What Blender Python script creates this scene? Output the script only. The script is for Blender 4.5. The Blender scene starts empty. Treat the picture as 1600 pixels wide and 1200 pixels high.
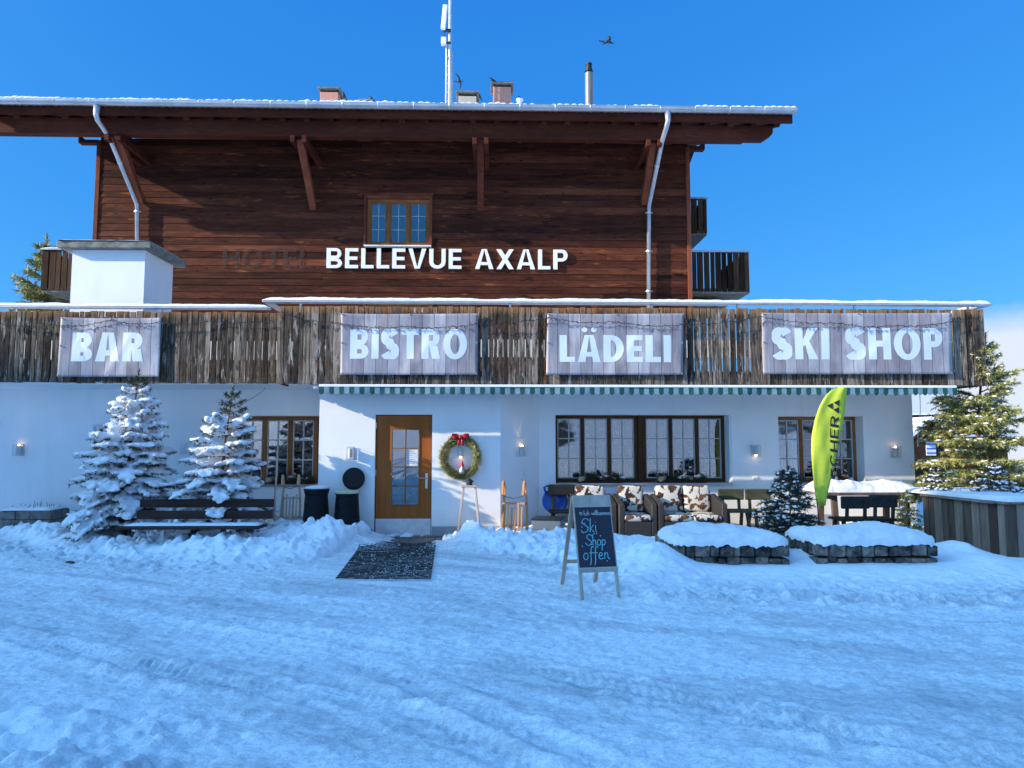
import bpy, bmesh, math, random
import numpy as np
from mathutils import Vector, Matrix, Euler
R = math.radians
scene = bpy.context.scene
C = scene.collection
random.seed(7)
rng = np.random.default_rng(7)

# ------------------------------------------------------------------ camera
EYE = 1.63; F = 1109.0; PITCH = R(4.54); YAW = R(1.5)
cd = bpy.data.cameras.new("camera"); cam = bpy.data.objects.new("camera", cd); C.objects.link(cam)
cam.location = (0, 0, EYE); cam.rotation_euler = (R(90) + PITCH, 0, -YAW)
cd.sensor_width = 36.0; cd.lens = 36.0 * F / 1600.0; cd.clip_start = 0.05; cd.clip_end = 3000
scene.camera = cam

# ------------------------------------------------------------------ sky, sun, exposure
TO_SUN = Vector((-1.0, -0.29, 0.38)).normalized()
SUN_EL = math.asin(TO_SUN.z); SUN_ROT = math.atan2(TO_SUN.x, TO_SUN.y)
world = bpy.data.worlds.new("World"); scene.world = world; world.use_nodes = True
wn = world.node_tree; wn.nodes.clear()
def WN(t, **k):
    n = wn.nodes.new(t)
    for a, b in k.items(): setattr(n, a, b)
    return n
sky = WN('ShaderNodeTexSky', sky_type='NISHITA', sun_disc=False, sun_elevation=SUN_EL, sun_rotation=SUN_ROT,
         altitude=1500.0, air_density=1.0, dust_density=0.3, ozone_density=2.5)
tint = WN('ShaderNodeMix', data_type='RGBA', blend_type='MULTIPLY'); tint.inputs[0].default_value = 1.0
tint.inputs[7].default_value = (1, 1, 1, 1)
wn.links.new(sky.outputs[0], tint.inputs[6])
# clear, deep alpine blue: each channel of the sky on its own curve
sc_ = WN('ShaderNodeSeparateColor'); wn.links.new(tint.outputs[2], sc_.inputs[0])
def MM(op, a, b):
    n = WN('ShaderNodeMath', operation=op); wn.links.new(a, n.inputs[0]); n.inputs[1].default_value = b; return n.outputs[0]
cc_ = WN('ShaderNodeCombineColor')
for i_, (k_, g_) in enumerate(((.0264, 1.0), (.137, .53), (.389, .27))):
    wn.links.new(MM('MULTIPLY', MM('POWER', sc_.outputs[i_], g_), k_/0.11), cc_.inputs[i_])
# a low bank of cloud far off to the right, over the valley
tc = WN('ShaderNodeTexCoord'); sep = WN('ShaderNodeSeparateXYZ'); wn.links.new(tc.outputs['Generated'], sep.inputs[0])
def M(op, a, b=None, c=None, clamp=False):
    n = WN('ShaderNodeMath', operation=op, use_clamp=clamp)
    for i, v in enumerate((a, b, c)):
        if v is None: continue
        if isinstance(v, (int, float)): n.inputs[i].default_value = v
        else: wn.links.new(v, n.inputs[i])
    return n.outputs[0]
cn = WN('ShaderNodeTexNoise'); cn.inputs['Scale'].default_value = 9.0; cn.inputs['Detail'].default_value = 6.0
cn.inputs['Roughness'].default_value = 0.55
wn.links.new(tc.outputs['Generated'], cn.inputs['Vector'])
az = M('ARCTAN2', sep.outputs[0], sep.outputs[1])                      # 0 ahead, + to the right
top = M('MULTIPLY_ADD', cn.outputs['Fac'], 0.11, 0.095)
msk = M('MULTIPLY', M('SUBTRACT', top, sep.outputs[2]), 22.0, clamp=True)
side = M('MULTIPLY', M('SUBTRACT', az, 0.40), 5.0, clamp=True)
msk = M('MULTIPLY', msk, side)
cmix = WN('ShaderNodeMix', data_type='RGBA'); wn.links.new(msk, cmix.inputs[0])
wn.links.new(cc_.outputs[0], cmix.inputs[6]); cmix.inputs[7].default_value = (4.3, 4.75, 5.6, 1)
# the sky overhead stays as bright as the low sky
zm = M('MULTIPLY', M('SUBTRACT', sep.outputs[2], 0.58), 3.2, clamp=True)
hmix = WN('ShaderNodeMix', data_type='RGBA'); wn.links.new(zm, hmix.inputs[0]); wn.links.new(cmix.outputs[2], hmix.inputs[6]); hmix.inputs[7].default_value = (1.1, 3.2, 7.2, 1)
# the bright aureole of clear sky round the low sun
dt = WN('ShaderNodeVectorMath', operation='DOT_PRODUCT'); wn.links.new(tc.outputs['Generated'], dt.inputs[0]); dt.inputs[1].default_value = tuple(TO_SUN)
au = M('POWER', M('MAXIMUM', dt.outputs['Value'], 0.0), 7.0)
amix = WN('ShaderNodeMix', data_type='RGBA', blend_type='ADD'); wn.links.new(au, amix.inputs[0]); wn.links.new(hmix.outputs[2], amix.inputs[6]); amix.inputs[7].default_value = (9.6, 19.0, 29.0, 1)
bg = WN('ShaderNodeBackground'); bg.inputs[1].default_value = 0.11
wn.links.new(amix.outputs[2], bg.inputs[0])
wo = WN('ShaderNodeOutputWorld'); wn.links.new(bg.outputs[0], wo.inputs[0])
sl = bpy.data.lights.new("sun", 'SUN'); sl.energy = 5.0; sl.angle = R(0.5); sl.color = (1.0, 0.86, 0.68)
so = bpy.data.objects.new("sun", sl); C.objects.link(so); so.location = (-30, -14, 20)
so.rotation_euler = (-TO_SUN).to_track_quat('-Z', 'Y').to_euler()
vs = scene.view_settings; vs.view_transform = 'Standard'; vs.look = 'None'; vs.exposure = 0.72; vs.gamma = 1.0
vs.use_curve_mapping = False

# ------------------------------------------------------------------ measuring helpers: a sight line met with a known depth
_fw = Vector((math.sin(YAW) * math.cos(PITCH), math.cos(YAW) * math.cos(PITCH), math.sin(PITCH)))
_rt = Vector((math.cos(YAW), -math.sin(YAW), 0)); _up = _rt.cross(_fw)
def at(px, py, Y):
    d = _fw + _rt * ((px - 800) / F) + _up * ((600 - py) / F)
    t = Y / d.y
    return Vector((d.x * t, Y, EYE + d.z * t))
def gp(px, py, z=0.0):
    d = _fw + _rt * ((px - 800) / F) + _up * ((600 - py) / F)
    t = (z - EYE) / d.z
    return Vector((d.x * t, d.y * t, z))
def X(px, Y, py=700): return at(px, py, Y).x
def Z(py, Y, px=800): return at(px, py, Y).z

# ------------------------------------------------------------------ mesh builder
class MB:
    def __init__(s): s.v = []; s.f = []; s.m = []; s.t = []
    def add(s, vs, fs, mi=0, tone=0.5):
        o = len(s.v); s.v.extend([tuple(v) for v in vs])
        for f in fs:
            s.f.append(tuple(i + o for i in f)); s.m.append(mi); s.t.append(tone)
        return s
    def box(s, x0, x1, y0, y1, z0, z1, mi=0, tone=0.5):
        v = [(x0,y0,z0),(x1,y0,z0),(x1,y1,z0),(x0,y1,z0),(x0,y0,z1),(x1,y0,z1),(x1,y1,z1),(x0,y1,z1)]
        return s.add(v, [(0,3,2,1),(4,5,6,7),(0,1,5,4),(1,2,6,5),(2,3,7,6),(3,0,4,7)], mi, tone)
    def bar(s, p0, p1, w, h, up=(0,0,1), mi=0, tone=0.5, w2=None, h2=None):
        p0 = Vector(p0); p1 = Vector(p1); d = (p1 - p0).normalized(); u = Vector(up)
        sd = d.cross(u)
        if sd.length < 1e-4: sd = d.cross(Vector((0,1,0)))
        sd.normalize(); u = sd.cross(d); vs = []
        for p, ww, hh in ((p0, w, h), (p1, w2 or w, h2 or h)):
            for a, b in ((-1,-1),(1,-1),(1,1),(-1,1)): vs.append(p + sd * (a*ww/2) + u * (b*hh/2))
        return s.add(vs, [(3,2,1,0),(4,5,6,7),(0,1,5,4),(1,2,6,5),(2,3,7,6),(3,0,4,7)], mi, tone)
    def tube(s, pts, r, n=8, mi=0, tone=0.5, cap=True):
        pts = [Vector(p) for p in pts]; k = len(pts)
        rs = r if isinstance(r, (list, tuple)) else [r] * k
        vs = []; prev = None
        for i, p in enumerate(pts):
            d = (pts[min(i+1,k-1)] - pts[max(i-1,0)])
            d = d.normalized() if d.length > 1e-9 else Vector((0,0,1))
            if prev is None:
                a = Vector((0,0,1)) if abs(d.z) < .9 else Vector((1,0,0)); u = d.cross(a).normalized()
            else:
                u = prev - d * prev.dot(d)
                u = u.normalized() if u.length > 1e-6 else d.orthogonal().normalized()
            prev = u; w = d.cross(u)
            for j in range(n):
                a = 2*math.pi*j/n; vs.append(p + (u*math.cos(a) + w*math.sin(a)) * rs[i])
        fs = []
        for i in range(k-1):
            for j in range(n):
                a = i*n+j; b = i*n+(j+1)%n; fs.append((a, b, b+n, a+n))
        if cap: fs.append(tuple(range(n-1,-1,-1))); fs.append(tuple((k-1)*n+j for j in range(n)))
        return s.add(vs, fs, mi, tone)
    def lathe(s, prof, c=(0,0,0), n=24, mi=0, tone=0.5, sx=1, sy=1):
        vs = []; fs = []; k = len(prof)
        for r, z in prof:
            for j in range(n):
                a = 2*math.pi*j/n; vs.append((c[0]+r*sx*math.cos(a), c[1]+r*sy*math.sin(a), c[2]+z))
        for i in range(k-1):
            for j in range(n):
                a = i*n+j; b = i*n+(j+1)%n; fs.append((a, b, b+n, a+n))
        fs.append(tuple(range(n-1,-1,-1))); fs.append(tuple((k-1)*n+j for j in range(n)))
        return s.add(vs, fs, mi, tone)
    def prism(s, poly, a, b, fn=None, mi=0, tone=0.5):
        """poly of (x,z) pushed from y=a to y=b (or through fn(x, z, depth))"""
        fn = fn or (lambda x, z, y: (x, y, z)); n = len(poly)
        vs = [fn(x, z, a) for x, z in poly] + [fn(x, z, b) for x, z in poly]
        fs = [tuple(range(n)), tuple(range(2*n-1, n-1, -1))] + [(i, n+i, n+(i+1)%n, (i+1)%n) for i in range(n)]
        return s.add(vs, fs, mi, tone)
    def ball(s, c, rx, ry=None, rz=None, n=8, m=5, rot=None, mi=0, tone=0.5, jit=0):
        ry = ry or rx; rz = rz or rx; vs = []; c = Vector(c)
        def P(x, y, z):
            k = 1 + random.uniform(-jit, jit); v = Vector((x*rx*k, y*ry*k, z*rz*k))
            return c + (rot @ v if rot else v)
        vs.append(P(0,0,-1))
        for i in range(1, m):
            ph = -math.pi/2 + math.pi*i/m
            for j in range(n):
                a = 2*math.pi*j/n; vs.append(P(math.cos(ph)*math.cos(a), math.cos(ph)*math.sin(a), math.sin(ph)))
        vs.append(P(0,0,1)); fs = []
        for j in range(n): fs.append((0, 1+(j+1)%n, 1+j))
        for i in range(m-2):
            for j in range(n):
                a = 1+i*n+j; b = 1+i*n+(j+1)%n; fs.append((a, b, b+n, a+n))
        L = len(vs)-1
        for j in range(n): fs.append((L, 1+(m-2)*n+j, 1+(m-2)*n+(j+1)%n))
        return s.add(vs, fs, mi, tone)
    def build(s, name, mats, parent=None, bevel=0, smooth=False, local=False, label=None, seg=1):
        off = Vector((0,0,0)) if (local or parent is None) else ORG.get(parent.name, Vector((0,0,0)))
        me = bpy.data.meshes.new(name)
        me.from_pydata([(v[0]-off.x, v[1]-off.y, v[2]-off.z) for v in s.v], [], s.f)
        mats = mats if isinstance(mats, (list, tuple)) else [mats]
        for m_ in mats: me.materials.append(m_)
        if len(mats) > 1: me.polygons.foreach_set('material_index', s.m)
        at_ = me.attributes.new('tone', 'FLOAT', 'FACE'); at_.data.foreach_set('value', s.t)
        if smooth: me.polygons.foreach_set('use_smooth', [True]*len(s.f))
        me.update()
        o = bpy.data.objects.new(name, me); C.objects.link(o)
        if parent is not None: o.parent = parent; ORG[o.name] = off
        else: ORG[o.name] = Vector((0,0,0))
        if bevel:
            b = o.modifiers.new('bevel', 'BEVEL'); b.width = bevel; b.segments = seg; b.limit_method = 'ANGLE'; b.angle_limit = R(40)
        if label: o['label'] = label
        return o
    def parts(s, name, mats, parent=None, **k):
        """every connected shape as a part of its own"""
        par = list(range(len(s.v)))
        def fd(i):
            while par[i] != i: par[i] = par[par[i]]; i = par[i]
            return i
        for f in s.f:
            for i in f[1:]: par[fd(i)] = fd(f[0])
        gs = {}
        for fi, f in enumerate(s.f): gs.setdefault(fd(f[0]), []).append(fi)
        out = []
        for fl in gs.values():
            ix = sorted({i for fi in fl for i in s.f[fi]}); mp_ = {i: n for n, i in enumerate(ix)}; m = MB()
            m.v = [s.v[i] for i in ix]; m.f = [tuple(mp_[i] for i in s.f[fi]) for fi in fl]; m.m = [s.m[fi] for fi in fl]; m.t = [s.t[fi] for fi in fl]
            out.append(m.build(name, mats, parent, **k))
        return out
ORG = {}
def tag(o, label=None, cat=None, group=None, kind=None):
    if label: o['label'] = label
    if cat: o['category'] = cat
    if group: o['group'] = group
    if kind: o['kind'] = kind
    return o
def thing(name, label, cat, loc=(0,0,0), rz=0.0, group=None):
    o = bpy.data.objects.new(name, None); C.objects.link(o); o.location = loc; o.rotation_euler = (0,0,rz)
    o.empty_display_size = 0.1; ORG[o.name] = Vector(loc)
    return tag(o, label, cat, group)
def dup(root, loc, rz=None, label=None, scale=None):
    def cp(o, par):
        c = o.copy(); C.objects.link(c)
        if par is not None: c.parent = par
        for ch in list(o.children): cp(ch, c)
        return c
    r = cp(root, None); r.location = loc
    if rz is not None: r.rotation_euler = (0,0,rz)
    if scale: r.scale = scale
    if label: r['label'] = label
    return r

# ------------------------------------------------------------------ materials
def nm(name):
    m = bpy.data.materials.new(name); m.use_nodes = True
    nt = m.node_tree; b = nt.nodes['Principled BSDF']
    return m, nt, b
class G:
    def __init__(s, nt): s.nt = nt
    def n(s, t, **k):
        n = s.nt.nodes.new(t)
        for a, b in k.items(): setattr(n, a, b)
        return n
    def l(s, a, b): s.nt.links.new(a, b)
    def put(s, v, sock):
        if isinstance(v, (int, float)): sock.default_value = v
        elif isinstance(v, tuple): sock.default_value = v if len(v) != 3 or sock.type != 'RGBA' else (*v, 1)
        else: s.l(v, sock)
    def math(s, op, a, b=None, c=None, clamp=False):
        n = s.n('ShaderNodeMath', operation=op, use_clamp=clamp)
        for i, v in enumerate((a, b, c)):
            if v is not None: s.put(v, n.inputs[i])
        return n.outputs[0]
    def coord(s, scale=(1,1,1), rot=(0,0,0), loc=(0,0,0), src='Object'):
        t = s.n('ShaderNodeTexCoord'); mp = s.n('ShaderNodeMapping')
        mp.inputs['Scale'].default_value = scale; mp.inputs['Rotation'].default_value = rot; mp.inputs['Location'].default_value = loc
        s.l(t.outputs[src], mp.inputs[0]); return mp.outputs[0]
    def noise(s, vec, scale=5, detail=6, rough=.6, dist=0):
        n = s.n('ShaderNodeTexNoise'); s.l(vec, n.inputs['Vector'])
        n.inputs['Scale'].default_value = scale; n.inputs['Detail'].default_value = detail
        n.inputs['Roughness'].default_value = rough; n.inputs['Distortion'].default_value = dist
        return n.outputs['Fac']
    def ramp(s, fac, stops):
        n = s.n('ShaderNodeValToRGB'); e = n.color_ramp.elements
        while len(e) < len(stops): e.new(0.5)
        for i, (p, c) in enumerate(stops):
            e[i].position = p; e[i].color = (*c, 1) if len(c) == 3 else c
        s.l(fac, n.inputs[0]); return n.outputs[0]
    def mix(s, fac, a, b, bt='MIX'):
        n = s.n('ShaderNodeMix', data_type='RGBA', blend_type=bt)
        s.put(fac, n.inputs[0]); s.put(a, n.inputs[6]); s.put(b, n.inputs[7]); return n.outputs[2]
    def bump(s, h, strength=.3, dist=.02, prev=None):
        n = s.n('ShaderNodeBump'); n.inputs['Strength'].default_value = strength; n.inputs['Distance'].default_value = dist
        s.l(h, n.inputs['Height'])
        if prev is not None: s.l(prev, n.inputs['Normal'])
        return n.outputs[0]
    def attr(s, name='tone'):
        n = s.n('ShaderNodeAttribute'); n.attribute_name = name; return n.outputs['Fac']
def sm(name, c1, c2=None, scale=6, rough=.7, bump=.25, bscale=40, stretch=(1,1,1), metal=0, lo=.35, hi=.65, bd=.01, spec=None, detail=6, src='Object'):
    m, nt, b = nm(name); g = G(nt); co = g.coord(stretch, src=src)
    c2 = c2 or tuple(x*.75 for x in c1)
    col = g.ramp(g.noise(co, scale, detail), [(lo, c1), (hi, c2)]); g.l(col, b.inputs['Base Color'])
    b.inputs['Roughness'].default_value = rough; b.inputs['Metallic'].default_value = metal
    if spec is not None: b.inputs['Specular IOR Level'].default_value = spec
    if bump: g.l(g.bump(g.noise(co, bscale, 4), bump, bd), b.inputs['Normal'])
    return m
def wood_mat(name, cols, stretch, tonew=.5, grain=22, rough=.75, bump=.5, knots=None, knot_scale=3.0, bd=.006, worn=None, gw=.45, spots=None, blotch=None, fresh=None):
    """cols: dark, mid, light; tone attribute shifts each board"""
    m, nt, b = nm(name); g = G(nt); co = g.coord(stretch); tn = g.attr()
    off = g.n('ShaderNodeVectorMath', operation='ADD'); g.l(co, off.inputs[0])
    cb = g.n('ShaderNodeCombineXYZ'); sc = g.math('MULTIPLY', tn, 37.0); 
    for i in range(3): g.l(sc, cb.inputs[i])
    g.l(cb.outputs[0], off.inputs[1]); v = off.outputs[0]
    gr = g.noise(v, grain, 5, .65, .4); big = g.noise(v, grain*.14, 4, .6)
    f = g.math('ADD', g.math('MULTIPLY', gr, gw), g.math('MULTIPLY', big, 1-gw))
    f = g.math('ADD', f, g.math('MULTIPLY', g.math('SUBTRACT', tn, .5), tonew))
    col = g.ramp(f, [(.30, cols[0]), (.52, cols[1]), (.74, cols[2])])
    if knots:
        k2 = g.noise(g.coord(tuple(s_*.6+.4*min(stretch) for s_ in stretch), loc=(3,7,1)), knot_scale*3, 2)
        km = g.ramp(k2, [(.66, (0,0,0)), (.74, (1,1,1))])
        col = g.mix(km, col, knots)
    if spots:                                                         # scattered dark knots
        vo = g.n('ShaderNodeTexVoronoi'); g.l(g.coord(spots[0]), vo.inputs['Vector']); vo.inputs['Scale'].default_value = 1.0
        dn = g.math('ADD', vo.outputs['Distance'], g.math('MULTIPLY', g.math('SUBTRACT', g.noise(g.coord(), 26, 3), .5), .22))
        col = g.mix(g.ramp(dn, [(spots[1]*.5, (.85,.85,.85)), (spots[1], (0,0,0))]), col, knots)
    if blotch:                                                        # black mould and bleached streaks
        b1 = g.noise(g.coord((1.6,1.6,.5), loc=(9,2,4)), 6.5, 7, .74); col = g.mix(g.ramp(b1, [(.50, (0,0,0)), (.62, (.8,.8,.8))]), col, blotch[0])
        b2 = g.noise(g.coord((2.2,2.2,.35), loc=(1,6,3)), 6, 7, .76); col = g.mix(g.ramp(b2, [(.55, (0,0,0)), (.66, (.75,.75,.75))]), col, blotch[1])
    if fresh:                                                         # unweathered tops under the handrail
        sp = g.n('ShaderNodeSeparateXYZ'); tcg = g.n('ShaderNodeNewGeometry'); g.l(tcg.outputs['Position'], sp.inputs[0])
        fm = g.math('MULTIPLY', g.math('SUBTRACT', sp.outputs[2], g.math('ADD', fresh[0], g.math('MULTIPLY', g.noise(g.coord((3,3,.3)), 5, 4), .32))), 7.0, clamp=True)
        col = g.mix(g.math('MULTIPLY', fm, .7), col, fresh[1])
    if worn:
        wn_ = g.noise(v, 5, 6, .72, .3); col = g.mix(g.ramp(wn_, [(.60, (0,0,0)), (.72, (.75,.75,.75))]), col, worn)
    g.l(col, b.inputs['Base Color']); b.inputs['Roughness'].default_value = rough
    b.inputs['Specular IOR Level'].default_value = .06
    g.l(g.bump(gr, bump, bd), b.inputs['Normal'])
    return m
MAT = {}
def snow_mat(name='snow', tintc=(.76,.76,.775), b1=.35, grit=0.0):
    m, nt, b = nm(name); g = G(nt); co = g.coord()
    n1 = g.noise(co, 14, 7, .62); n2 = g.noise(co, 90, 3, .6)
    col = g.ramp(n1, [(.3, tuple(c*.94 for c in tintc)), (.6, tintc)])
    g.l(col, b.inputs['Base Color']); b.inputs['Roughness'].default_value = .85
    b.inputs['Specular IOR Level'].default_value = .2
    nb = g.bump(n1, b1, .05); g.l(g.bump(n2, .35, .012, nb), b.inputs['Normal'])
    return m
MAT['snow'] = snow_mat()
def plaster():
    m, nt, b = nm('white_plaster'); g = G(nt); co = g.coord()
    n = g.noise(co, .9, 5); col = g.ramp(n, [(.3, (.78,.78,.77)), (.7, (.85,.85,.84))])
    st = g.noise(g.coord((3,3,.35)), 1.6, 5); col = g.mix(g.ramp(st, [(.56, (0,0,0)), (.8, (.35,.35,.35))]), col, (.60,.60,.59))
    ge = g.n('ShaderNodeNewGeometry'); sz = g.n('ShaderNodeSeparateXYZ'); g.l(ge.outputs['Position'], sz.inputs[0])          # splashed dirt along the foot of the wall
    sp_ = g.math('MULTIPLY', g.math('SUBTRACT', g.math('ADD', .12, g.math('MULTIPLY', g.noise(g.coord((1,1,1)), 3.5, 7, .7), .75)), sz.outputs[2]), 2.2, clamp=True)
    col = g.mix(g.math('MULTIPLY', sp_, .42), col, (.42,.40,.37))
    g.l(col, b.inputs['Base Color']); b.inputs['Roughness'].default_value = .9
    g.l(g.bump(g.noise(co, 70, 4, .7), .45, .008), b.inputs['Normal']); return m
MAT['plaster'] = plaster()
MAT['plinth'] = sm('grey_plinth', (.32,.33,.34), (.25,.26,.27), 5, .85)
MAT['cladding'] = wood_mat('dark_cladding', ((.022,.009,.0066), (.082,.0262,.0150), (.20,.064,.031)), (.22,1.6,1.6), .26, 16, .62, 1.0, (.016,.008,.007), 2.4, .012, (.46,.16,.04), spots=((2.6,1,6.5), .15))
MAT['beam'] = wood_mat('brown_beam', ((.04,.012,.008), (.085,.024,.014), (.15,.048,.027)), (.3,1,1.4), .3, 14, .7)
MAT['strut'] = wood_mat('brown_strut', ((.08,.024,.014), (.17,.05,.028), (.27,.09,.05)), (1,1,.25), .3, 14, .7)
MAT['fence'] = wood_mat('weathered_boards', ((.012,.009,.007), (.088,.066,.048), (.36,.30,.235)), (2.4,2.4,.13), .24, 22, .85, 1.0, (.17,.075,.026), 1.6, .010, gw=.56, blotch=((.013,.011,.010), (.44,.39,.33)), fresh=(3.52, (.34,.165,.06)))
MAT['balcony'] = wood_mat('balcony_boards', ((.018,.010,.007), (.045,.027,.017), (.10,.065,.04)), (1.3,1.3,.2), .4, 16, .8)
MAT['plank_grey'] = wood_mat('grey_planks', ((.060,.040,.030), (.135,.095,.072), (.25,.185,.145)), (1.2,1.2,.14), .5, 16, .85, .8)
MAT['window_wood'] = wood_mat('window_wood', ((.16,.06,.02), (.27,.115,.04), (.38,.18,.07)), (1,1,.3), .3, 14, .5)
MAT['window_dark'] = wood_mat('dark_window_wood', ((.05,.022,.012), (.09,.04,.02), (.14,.07,.035)), (1,1,.3), .3, 14, .5)
MAT['bars'] = sm('pale_glazing_bar', (.52,.50,.47), (.46,.44,.41), 8, .6, 0)
MAT['door'] = wood_mat('door_wood', ((.25,.072,.017), (.33,.10,.025), (.41,.135,.038)), (2.2,2.2,.16), .0, 12, .38, .25, None, 2, .003)
MAT['zinc'] = sm('zinc', (.50,.53,.56), (.38,.41,.44), 3, .38, .1, 30, metal=.75)
MAT['steel'] = sm('steel', (.55,.56,.57), (.45,.46,.47), 6, .35, 0, metal=.9)
MAT['galv'] = sm('galvanised', (.62,.64,.66), (.5,.52,.54), 8, .45, 0, metal=.5)
MAT['white'] = sm('white_paint', (.82,.82,.81), (.76,.76,.75), 4, .5, 0)
MAT['white_letter'] = sm('white_letter', (.85,.86,.87), (.80,.81,.82), 3, .45, 0)
MAT['print_white'] = sm('banner_print', (.62,.69,.76), (.58,.65,.73), 3, .5, 0)
MAT['concrete'] = sm('mossy_concrete', (.26,.25,.22), (.12,.12,.09), 7, .9, .6, 30)
MAT['tile'] = sm('brown_tile', (.16,.075,.05), (.10,.05,.035), 9, .8, .3)
MAT['chimney_pink'] = sm('pink_render', (.55,.27,.19), (.46,.22,.16), 6, .9, .4)
MAT['chimney_beige'] = sm('beige_render', (.45,.42,.33), (.38,.35,.28), 6, .9, .4)
MAT['black_plastic'] = sm('black_plastic', (.018,.019,.022), (.026,.027,.03), 10, .45, .15)
MAT['rubber'] = sm('black_rubber', (.016,.016,.018), (.03,.03,.032), 30, .7, .3)
MAT['dark_wood'] = wood_mat('dark_bench_wood', ((.025,.016,.013), (.05,.032,.026), (.085,.055,.045)), (.25,1.4,1.4), .3, 14, .6)
MAT['olive_wood'] = wood_mat('olive_wood', ((.03,.032,.02), (.075,.078,.045), (.15,.15,.09)), (.4,1,1), .3, 14, .75)
MAT['black_wood'] = wood_mat('black_wood', ((.014,.015,.014), (.028,.03,.028), (.045,.047,.043)), (.4,1,1), .3, 14, .7)
MAT['pale_wood'] = wood_mat('pale_wood', ((.34,.24,.17), (.50,.38,.285), (.64,.51,.41)), (1.5,1.5,.2), .3, 14, .6, .3)
MAT['board_wood'] = wood_mat('grey_board_wood', ((.26,.23,.19), (.40,.36,.31), (.52,.48,.42)), (1.5,1.5,.3), .3, 14, .7, .3)
MAT['sled_wood'] = wood_mat('honey_ash', ((.42,.17,.06), (.62,.30,.13), (.74,.42,.21)), (1.5,1.5,.2), .3, 12, .5, .2)
MAT['bark'] = sm('bark', (.11,.075,.05), (.06,.045,.035), 20, .9, .7, 30)
MAT['stone'] = sm('grey_stone', (.20,.19,.175), (.09,.085,.08), 9, .92, .9, 24, bd=.02)
MAT['blue_plastic'] = sm('blue_plastic', (.01,.09,.42), (.008,.07,.34), 5, .35, 0)
MAT['cable'] = sm('dark_cable', (.02,.02,.022), None, 5, .6, 0)
MAT['red'] = sm('red_ribbon', (.62,.02,.03), (.45,.012,.02), 14, .5, .2)
MAT['dark_metal'] = sm('dark_metal', (.045,.042,.04), (.03,.028,.027), 12, .5, .1, metal=.6)
MAT['flue'] = sm('grey_flue', (.24,.22,.20), (.17,.155,.14), 5, .5, .1, metal=.3, stretch=(1,1,.2))
MAT['paper'] = sm('paper', (.78,.79,.8), None, 6, .8, 0)
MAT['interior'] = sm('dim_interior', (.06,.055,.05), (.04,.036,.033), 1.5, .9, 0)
MAT['curtain'] = sm('lace_curtain', (.62,.62,.62), (.38,.38,.39), 9, .95, .3, 30, stretch=(3,1,.35))
MAT['frost'] = sm('white_window_paint', (.62,.66,.72), None, 5, .8, 0)
def leaf_mat(name, c1, c2, c3):
    m, nt, b = nm(name); g = G(nt); tn = g.attr()
    f = g.math('ADD', g.math('MULTIPLY', g.noise(g.coord(), 2.5, 3), .5), g.math('MULTIPLY', tn, .5))
    g.l(g.ramp(f, [(.28, c1), (.5, c2), (.72, c3)]), b.inputs['Base Color']); b.inputs['Roughness'].default_value = .65
    b.inputs['Specular IOR Level'].default_value = .3
    return m
MAT['needle_dark'] = leaf_mat('dark_needles', (.022,.032,.014), (.045,.058,.024), (.085,.092,.042))
MAT['needle_light'] = leaf_mat('olive_needles', (.15,.16,.045), (.29,.285,.085), (.46,.43,.16))
MAT['needle_blue'] = leaf_mat('blue_green_needles', (.014,.026,.02), (.026,.042,.032), (.045,.062,.045))
def glass_mat(name='window_glass', ior=2.5, tintc=(.80,.85,.88)):
    m, nt, b = nm(name); g = G(nt); nt.nodes.remove(b)
    fr = g.n('ShaderNodeFresnel'); fr.inputs[0].default_value = ior
    tr = g.n('ShaderNodeBsdfTransparent'); tr.inputs[0].default_value = (*tintc, 1)
    gl = g.n('ShaderNodeBsdfGlossy'); gl.inputs['Roughness'].default_value = .015
    bp = g.bump(g.noise(g.coord(), 1.7, 1), .12, .02); g.l(bp, gl.inputs['Normal'])
    mx = g.n('ShaderNodeMixShader'); g.l(fr.outputs[0], mx.inputs[0]); g.l(tr.outputs[0], mx.inputs[1]); g.l(gl.outputs[0], mx.inputs[2])
    g.l(mx.outputs[0], nt.nodes['Material Output'].inputs[0]); return m
MAT['glass'] = glass_mat()
MAT['clear_glass'] = glass_mat('clear_glass', 1.3, (.96,.97,.98))
MAT['lamp_back'] = sm('pale_lamp_back', (.62,.64,.63), (.5,.52,.52), 10, .4, 0)
def lamp_mat():
    m, nt, b = nm('lit_bulb'); b.inputs['Base Color'].default_value = (.9,.7,.4,1)
    b.inputs['Emission Color'].default_value = (1,.62,.28,1); b.inputs['Emission Strength'].default_value = 6; return m
MAT['bulb'] = lamp_mat()

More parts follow.
